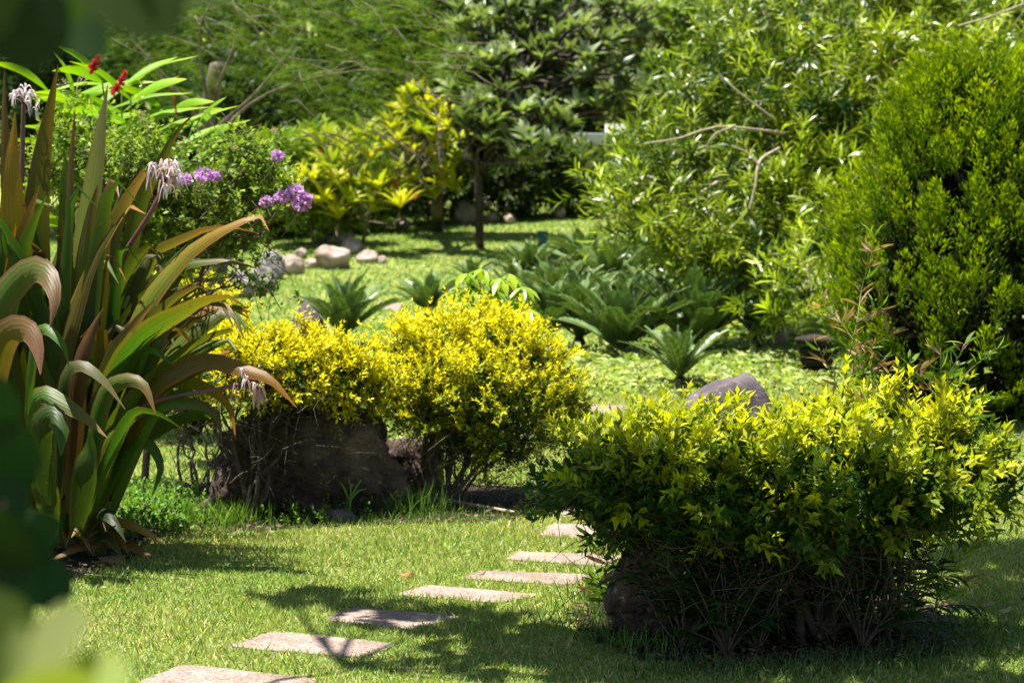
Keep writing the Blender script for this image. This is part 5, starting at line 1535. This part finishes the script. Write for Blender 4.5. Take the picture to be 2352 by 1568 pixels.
bamboo('tall bamboo shoot with dry brown leaves rising above the right shrub', [([(1925, 1100), (1925, 980), (1945, 850), (1968, 740), (1980, 660), (1998, 600), (2008, 545)], .0040),
        ([(1930, 900), (1905, 850), (1880, 800), (1868, 775)], .0022), ([(1948, 840), (2000, 800), (2040, 770)], .0022), ([(1945, 870), (2000, 850), (2030, 820)], .0022), ([(1968, 740), (2000, 720), (2030, 700)], .0022), ([(1960, 780), (1930, 740), (1905, 715), (1880, 705)], .0022),
        ([(1925, 990), (1905, 920), (1900, 870)], .0022), ([(1960, 980), (1990, 910), (2010, 880)], .0022)], 8.95, 201, G(1925, 1470), every=2)
bamboo('pair of short bamboo tips above the right shrub near the conifer', [([(2140, 1100), (2150, 940), (2160, 850), (2160, 800)], .0034), ([(2152, 900), (2185, 850), (2215, 790)], .0022), ([(2152, 920), (2120, 870), (2110, 840)], .0022), ([(2080, 1100), (2085, 960), (2090, 880), (2092, 820)], .0030), ([(2085, 930), (2060, 900), (2040, 850)], .002),
        ([(2060, 1060), (2040, 960), (2030, 900)], .0022)], 8.9, 202, G(2140, 1470), every=2, dry=.65)
bamboo('green feathery shoot curving right beside the conifer', [([(2160, 1100), (2180, 940), (2210, 870), (2250, 830), (2290, 800)], .003), ([(2190, 960), (2230, 920), (2270, 910)], .002), ([(2170, 1000), (2220, 960), (2250, 960)], .002)], 8.8, 203, G(2160, 1480), dry=.0, leafL=.05, every=1)
bamboo('thin bamboo clump standing at the right end of the shrub', [([(2140, 1440), (2160, 1330), (2185, 1220), (2200, 1150)], .0034), ([(2165, 1320), (2210, 1280), (2250, 1235)], .0022), ([(2175, 1270), (2215, 1200), (2255, 1165)], .0022), ([(2160, 1340), (2140, 1280), (2130, 1200)], .0022), ([(2180, 1230), (2220, 1190), (2240, 1150)], .002), ([(2150, 1390), (2190, 1340), (2230, 1330)], .002),
        ([(2090, 1440), (2100, 1330), (2095, 1230)], .003), ([(2100, 1360), (2140, 1330), (2160, 1340)], .002)], 8.75, 204, G(2140, 1450), dry=.35, every=2)
bamboo('low bamboo tuft at the left foot of the right shrub', [([(1425, 1400), (1410, 1330), (1385, 1270), (1365, 1235)], .003), ([(1412, 1330), (1440, 1290), (1455, 1260)], .002), ([(1400, 1400), (1385, 1350), (1360, 1330)], .002), ([(1430, 1390), (1410, 1360), (1380, 1355)], .002)], 9.15, 205, G(1420, 1400), dry=.2, leafL=.085, every=1)
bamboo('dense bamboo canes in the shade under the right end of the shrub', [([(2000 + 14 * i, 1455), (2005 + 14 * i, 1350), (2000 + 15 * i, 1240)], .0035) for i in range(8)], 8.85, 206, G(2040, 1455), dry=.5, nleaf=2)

# shaded broad-leaved plants under the right shrub
rng = np.random.default_rng(210)
for i, (px, py, D_, lab) in enumerate([(1575, 1480, 8.5, 'dark feather-leaved plant in shade at the left of the right bed'), (1670, 1505, 8.4, 'dark feather-leaved plant in shade below the crooked trunks'), (1740, 1490, 8.5, 'dark feather-leaved plant in shade just left of the forked trunk'),
                                       (1980, 1480, 8.55, 'dark leafy plant in shade right of the forked trunk'), (1800, 1420, 8.8, 'leafy plant deep in shade behind the forked trunk'), (1560, 1430, 8.9, 'leafy plant in shade right beside the dark rough rock'), (1690, 1400, 9.0, 'tall leafy plant in deep shade at the middle of the right bed'), (1900, 1400, 9.0, 'tall leafy plant in deep shade behind the right trunks'), (2060, 1440, 8.8, 'leafy plant in shade beside the bamboo canes')]):
    g = P(px, py, D_); g.z = 0
    e = empty('shade_plant', g, lab, 'plant', 'shaded plants under the right shrub')
    tb = Tubes(); Pz = []
    for k in range(15):
        az = rng.uniform(0, 6.28); L_ = rng.uniform(.22, .42)
        tip = np.array(tuple(g)) + np.array([math.cos(az) * L_ * .7, math.sin(az) * L_ * .45, rng.uniform(.1, .50)])
        sp = limb(rng, tuple(g), tip, .03, .25, 9)
        tb.add(sp, [.004, .0015], 4)
        nL = 11
        idx = np.linspace(3, 8, nL)
        pos = np.stack([np.interp(idx, np.arange(9), sp[:, q]) for q in range(3)], -1)
        d = nrm(np.gradient(pos, axis=0)); s = np.where(np.arange(nL) % 2, 1., -1.)[:, None]
        sd = nrm(np.cross(d, [[0, 0, 1.]]))
        ld = d * .6 + sd * s * .9 + np.array([[0, 0, -.25]])
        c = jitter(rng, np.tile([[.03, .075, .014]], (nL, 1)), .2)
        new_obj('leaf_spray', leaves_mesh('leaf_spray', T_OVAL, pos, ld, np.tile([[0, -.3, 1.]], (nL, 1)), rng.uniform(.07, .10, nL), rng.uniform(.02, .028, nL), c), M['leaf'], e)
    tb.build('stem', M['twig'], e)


# ------------------------------------------------------------------ weeds and long grass round the beds (uncountable)
def tall_grass(name, pts, n, L, W, seed, c0, c1, lab, T=T_BLADE, spread=.09, leafy=False):
    rng = np.random.default_rng(seed)
    q = np.array([tuple(G(*p)) for p in pts])
    i = rng.integers(0, len(q) - 1, n); t = rng.uniform(0, 1, n)[:, None]
    p = q[i] * (1 - t) + q[i + 1] * t
    p[:, :2] += rng.normal(0, spread, (n, 2)); p[:, 2] = hterr(p[:, 0], p[:, 1]) - .005
    d = rng.normal(0, .42, (n, 3)); d[:, 2] = 1
    if leafy:
        p[:, 2] += rng.uniform(0, 1, n) ** 1.5 * L * 1.1
        d = rng.normal(0, 1, (n, 3)); d[:, 2] = rng.uniform(-.1, .5, n)
    Ls = L * rng.uniform(.35, 1.3, n)
    nv_ = rand_unit(rng, n) + (np.array([[0, 0, 1.6]]) if leafy else 0)
    me = leaves_mesh(name, T, p, d, nv_, Ls, W * rng.uniform(.7, 1.3, n), jitter(rng, lerp(c0, c1, rng.uniform(0, 1, n)), .2))
    tag(new_obj(name, me, M['grass']), lab, 'grass', kind='stuff')


tall_grass('long_grass', [(640, 1205), (760, 1205), (860, 1200), (940, 1195), (1050, 1195), (1180, 1190)], 800, .065, .005, 301, (.06, .14, .015), (.13, .22, .03), 'long grass fringe at the foot of the dark boulder')
tall_grass('long_grass', [(880, 1180), (960, 1185), (1010, 1175)], 260, .17, .006, 302, (.05, .12, .015), (.12, .2, .03), 'taller grass clump between dark boulder and round shrub stems', spread=.07)
tall_grass('long_grass', [(1330, 1470), (1350, 1400), (1400, 1350), (1440, 1420), (1400, 1480), (1500, 1500)], 800, .09, .005, 303, (.05, .13, .015), (.14, .24, .03), 'long grass at the left foot of the right shrub', spread=.08)
tall_grass('long_grass', [(1500, 1545), (1650, 1540), (1800, 1545), (1950, 1530), (2100, 1520), (2220, 1480), (2200, 1430)], 1300, .07, .005, 304, (.035, .085, .015), (.08, .13, .03), 'long shaded grass along the front of the right bed', spread=.09)  # darker blade colours put the bed's shade into the grass
tall_grass('long_grass', [(420, 1205), (500, 1200), (560, 1205), (480, 1215)], 420, .13, .008, 305, (.07, .16, .015), (.18, .27, .04), 'sunlit grass tuft left of the flat golden shrub stems', spread=.07)
tall_grass('ground_cover', [(1330, 870), (1420, 880), (1500, 885), (1600, 885), (1700, 880), (1780, 860)], 9000, .075, .035, 306, (.14, .21, .03), (.34, .37, .10), 'pale green ground cover below the cycads', T=T_OV4, leafy=True, spread=.45)
tall_grass('ground_cover', [(1350, 835), (1500, 840), (1650, 845), (1800, 835)], 7000, .10, .045, 307, (.12, .19, .03), (.30, .35, .09), 'taller weeds among the front cycads', T=T_OV4, leafy=True, spread=.5)
tall_grass('ground_cover', [(1830, 700), (1880, 720), (1950, 740), (1850, 790)], 4000, .16, .07, 308, (.16, .24, .02), (.36, .40, .04), 'sunlit yellow-green growth left of the conifer', T=T_OV4, leafy=True, spread=.5)


def weeds(pts, n, seed, lab, L=.03, hgt=.13):
    rng = np.random.default_rng(seed)
    q = np.array([tuple(G(*p)) for p in pts])
    i = rng.integers(0, len(q) - 1, n); t = rng.uniform(0, 1, n)[:, None]
    p = q[i] * (1 - t) + q[i + 1] * t
    p[:, :2] += rng.normal(0, .10, (n, 2)); p[:, 2] = hterr(p[:, 0], p[:, 1])
    d = nrm(np.stack([rng.normal(0, .35, n), rng.normal(0, .35, n), np.ones(n)], -1))
    tl = hgt * rng.uniform(.4, 1.4, n)
    pos, ld, nn, L_, W, tt, ti = twig_leaves(rng, p, d, 8, tl, L, L * .5, spread=.9, lift=.1)
    c = jitter(rng, lerp((.05, .13, .015), (.14, .25, .02), rng.uniform(0, 1, len(pos))), .18)
    tag(new_obj('weeds', leaves_mesh('weeds', T_OVAL, pos, ld, nn, L_, W, c), M['leaf']), lab, 'weeds', kind='stuff')


weeds([(260, 1180), (330, 1160), (400, 1180), (380, 1215), (300, 1235), (260, 1200)], 330, 311, 'leafy green weeds between the lily and the thin dark stems')
weeds([(640, 1190), (700, 1200), (860, 1185)], 60, 312, 'small leafy weeds before the dark boulder', L=.025, hgt=.10)

# a few upright grass-like shoots in front of the boulder
rng = np.random.default_rng(320)
e = empty('reed_shoot', G(805, 1192), 'pale green reed-like shoot standing before the dark boulder', 'shoot')
for k, a in enumerate([[(800, 1190), (806, 1130), (800, 1095)], [(806, 1140), (822, 1112), (832, 1100)], [(804, 1150), (822, 1128), (842, 1122)], [(802, 1150), (790, 1120), (778, 1105)]]):
    new_obj('leaf', blade_mesh('leaf', [P(x, y, 11.5) for x, y in a], .012, .3, .5, (.12, .2, .03), (.2, .28, .06), n=8, m_=2, seed=k, base_w=.5), M['leaf'], e)

# fallen branch, fallen leaves
tb = Tubes()
pts = [G(930, 1157), G(1010, 1160), G(1080, 1172), G(1180, 1190)]
for q in pts: q.z += .03
tb.add(spline([tuple(q) for q in pts], 12), [.013, .009], 7)
tag(tb.build('fallen_branch', M['barkpale']), 'fallen bare branch lying on soil right of the round shrub stems', 'branch')


def fallen(px, py, L, lab, seed, c=(.42, .17, .04)):
    g = G(px, py)
    rng = np.random.default_rng(seed)
    a = rng.uniform(-.4, .4)
    me = blade_mesh('fallen_leaf', [g + Vector((-L / 2, 0, .022)), g + Vector((0, a * L * .3, .026)), g + Vector((L / 2, a * L, .040))], L * .5, 1.0, 1.2, c, tuple(np.array(c) * .7), fold=.5, n=8, m_=4, base_w=.15, peak=.5, seed=seed)
    tag(new_obj('fallen_leaf', me, M['crinum']), lab, 'leaf', 'fallen leaves')


fallen(932, 1331, .055, 'curled orange fallen leaf on the lawn left of the fourth slab', 1)
fallen(274, 1548, .055, 'orange fallen leaf by the nearest slab at bottom left', 2)
fallen(262, 1292, .13, 'large pinkish dry leaf on the soil at the foot of the lily', 3, (.40, .24, .17))
fallen(2310, 1415, .05, 'small pale fallen leaf on the shaded grass at right edge', 4, (.45, .36, .25))
fallen(2270, 1400, .05, 'tan fallen leaf on the shaded grass beside the bamboo clump', 5, (.35, .22, .12))
fallen(1108, 1331, .03, 'tiny brown leaf lying on the fifth slab', 6, (.16, .09, .05))

# ------------------------------------------------------------------ near plants, out of focus
# broad-leaved tree left of the camera: added limbs and unseen leaf clumps overhead shade the lawn, a low spray hangs into the top left corner
rng = np.random.default_rng(330)
bt = empty('broadleaf_shade_tree', (-2.9, 1.2, 0), 'broad round-leaved tree whose blurred leaves hang in the top left corner, with an added unseen shade crown', 'tree')
tb = Tubes()
tb.add(spline([(-2.9, 1.2, -.05), (-2.85, 1.3, 1.2), (-2.7, 1.8, 2.6), (-2.6, 2.6, 4.0)], 14), [.16, .10], 10)
SH = [(-1.80, 9.75, 3.7, .15), (-1.62, 9.6, 3.7, .13), (-1.45, 9.5, 3.7, .14), (-1.2, 9.28, 3.7, .2), (-1.0, 9.0, 3.7, .24), (-.75, 8.75, 3.7, .26), (-.6, 8.5, 3.7, .26), (-.95, 8.5, 3.7, .22), (-.4, 8.45, 3.7, .2), (-.5, 8.2, 3.7, .25), (-.1, 8.12, 3.7, .24), (.3, 8.1, 3.7, .24), (.62, 8.15, 3.7, .24),  # unseen clumps, placed for the shade they throw
      (1.1, 10.6, 4.0, .33), (1.0, 9.9, 4.0, .26), (1.3, 10.2, 4.0, .33), (.95, 9.5, 4.0, .22), (1.4, 10.9, 4.0, .33), (1.3, 9.6, 4.0, .3), (-2.2, 2.6, 3.4, .9), (-1.0, 2.6, 3.3, .5), (-2.0, 5.0, 4.3, .6)]
tb.add(spline([(-2.65, 2.4, 3.7), (-2.4, 4.5, 3.9), (-2.3, 6.5, 3.8), (-1.7, 8.2, 3.7), (-.9, 8.6, 3.7)], 16), [.06, .01], 8)
tb.add(spline([(-2.6, 2.6, 4.0), (-1.0, 4.5, 4.6), (.2, 7.4, 4.5), (1.0, 9.8, 4.1)], 14), [.05, .012], 7)
lm = [(x, y, z, r, r, r * .4) for x, y, z, r in SH]
p, d, li = sample_lumps(rng, lm, 1600, shell=(.3, 1.0), inner=.3)
pos, ld, nn, L, W, t, ti = twig_leaves(rng, p, d, 7, .18, .11, .085, spread=.9, lift=.05)
c = jitter(rng, lerp((.04, .10, .012), (.12, .20, .02), rng.uniform(0, 1, len(pos))), .15)
tag(new_obj('crown', leaves_mesh('crown', T_OVAL, pos, ld, nn, L, W, c), M['leaf'], bt), kind='stuff')
for (x, y, z, r) in SH[:13]: tb.add(limb(rng, (-1.5, 8.4, 3.7), (x, y, z), .04, .05, 6), [.02, .006], 5)
for (x, y, z, r) in SH[13:19]: tb.add(limb(rng, (.8, 9.2, 4.25), (x, y, z), .04, .05, 6), [.02, .006], 5)
NB = [((-2.7, 1.8, 2.6), (-1.6, 1.75, 2.25), (-.7, 1.7, 1.95), tuple(P(60, -20, 1.65)))]
tb.add(spline(NB[0], 12), [.03, .005], 6)
tb.add(spline([(-.9, 1.72, 2.02), (-.5, 1.6, 1.95), tuple(P(330, -60, 1.55))], 10), [.008, .004], 6)
tb.build('trunk', M['bark'], bt)


def near_leaf(px, py, D, L, dirv, nv, c, parent, seed):
    rng = np.random.default_rng(seed)
    c0 = np.array(tuple(P(px, py, D)))
    d = nrm(np.array([dirv], float))
    me = leaves_mesh('leaf', T_ROUND, c0[None] - d * L / 2, d, np.array([nv], float), np.array([L]), np.array([L * .88]), np.array([c], float))
    new_obj('leaf', me, M['leaf'], parent)


for k, a in enumerate([(60, 50, 1.65, .072, (.2, -.1, -1), (.15, -.9, .35), (.018, .036, .014)), (300, -40, 1.55, .085, (.6, -.1, -.75), (.1, -.8, .5), (.028, .05, .006)), (420, -70, 1.6, .08, (.9, 0, -.4), (0, -.6, .7), (.028, .05, .006)),
                      (190, 80, 1.9, .045, (.7, .1, -.7), (.1, -.7, .5), (.03, .06, .02)), (-60, -30, 1.6, .08, (-.3, 0, -.9), (.3, -.8, .3), (.02, .04, .012)), (130, -70, 1.7, .08, (.1, .3, -.9), (0, -.7, .6), (.03, .06, .015))]):
    near_leaf(*a, bt, k)
# shrub beside the camera, bottom left
ns = empty('round_leaf_shrub', (-.62, 1.45, 0), 'blurred round-leaved shrub beside the camera in the lower left corner', 'shrub')
tb = Tubes()
for e_ in [P(60, 1600, 1.35), P(180, 1560, 1.3), P(-40, 1300, 1.8), P(10, 1150, 2.3), P(40, 1250, 2.4)]:
    tb.add(spline([(-.62, 1.45 + (e_.y - 1.3) * .4, -.02), (-.60, 1.4 + (e_.y - 1.3) * .6, .8), (-.5 + (e_.x + .4) * .5, e_.y, e_.z - .15), tuple(e_)], 12), [.010, .003], 6)
tb.build('stem', M['twig'], ns)
YL = (.16, .18, .06); DG2 = (.010, .034, .006)
for k, a in enumerate([(120, 1490, 1.30, .060, (.5, -.2, .5), (-.1, -.55, .8), YL), (40, 1560, 1.25, .066, (.2, -.4, .6), (0, -.6, .8), (.13, .16, .05)), (200, 1570, 1.28, .052, (.8, -.2, .2), (0, -.55, .8), (.15, .20, .03)), (-20, 1470, 1.35, .065, (-.3, -.1, .9), (.1, -.7, .6), (.10, .13, .04)), (110, 1600, 1.22, .06, (.1, -.5, .5), (0, -.4, .9), (.15, .18, .04)),
                      (30, 1300, 2.3, .085, (.4, .1, .7), (.2, -.8, .5), DG2), (-20, 1180, 2.35, .09, (.5, 0, .6), (.2, -.7, .6), DG2), (60, 1240, 2.5, .08, (.7, .1, .4), (.1, -.6, .7), (.014, .045, .006)), (10, 1060, 2.4, .085, (.4, 0, .8), (.3, -.8, .4), (.014, .045, .006)), (90, 1330, 2.45, .075, (.6, .2, -.3), (.1, -.7, .5), DG2),
                      (0, 1370, 2.2, .09, (.3, 0, .5), (.1, -.8, .5), DG2), (-30, 950, 2.4, .08, (.3, 0, .8), (.3, -.8, .3), (.016, .05, .006)), (-10, 1270, 2.2, .09, (.2, -.2, .8), (.1, -.9, .2), (.01, .03, .005))]):
    near_leaf(*a, ns, 50 + k)
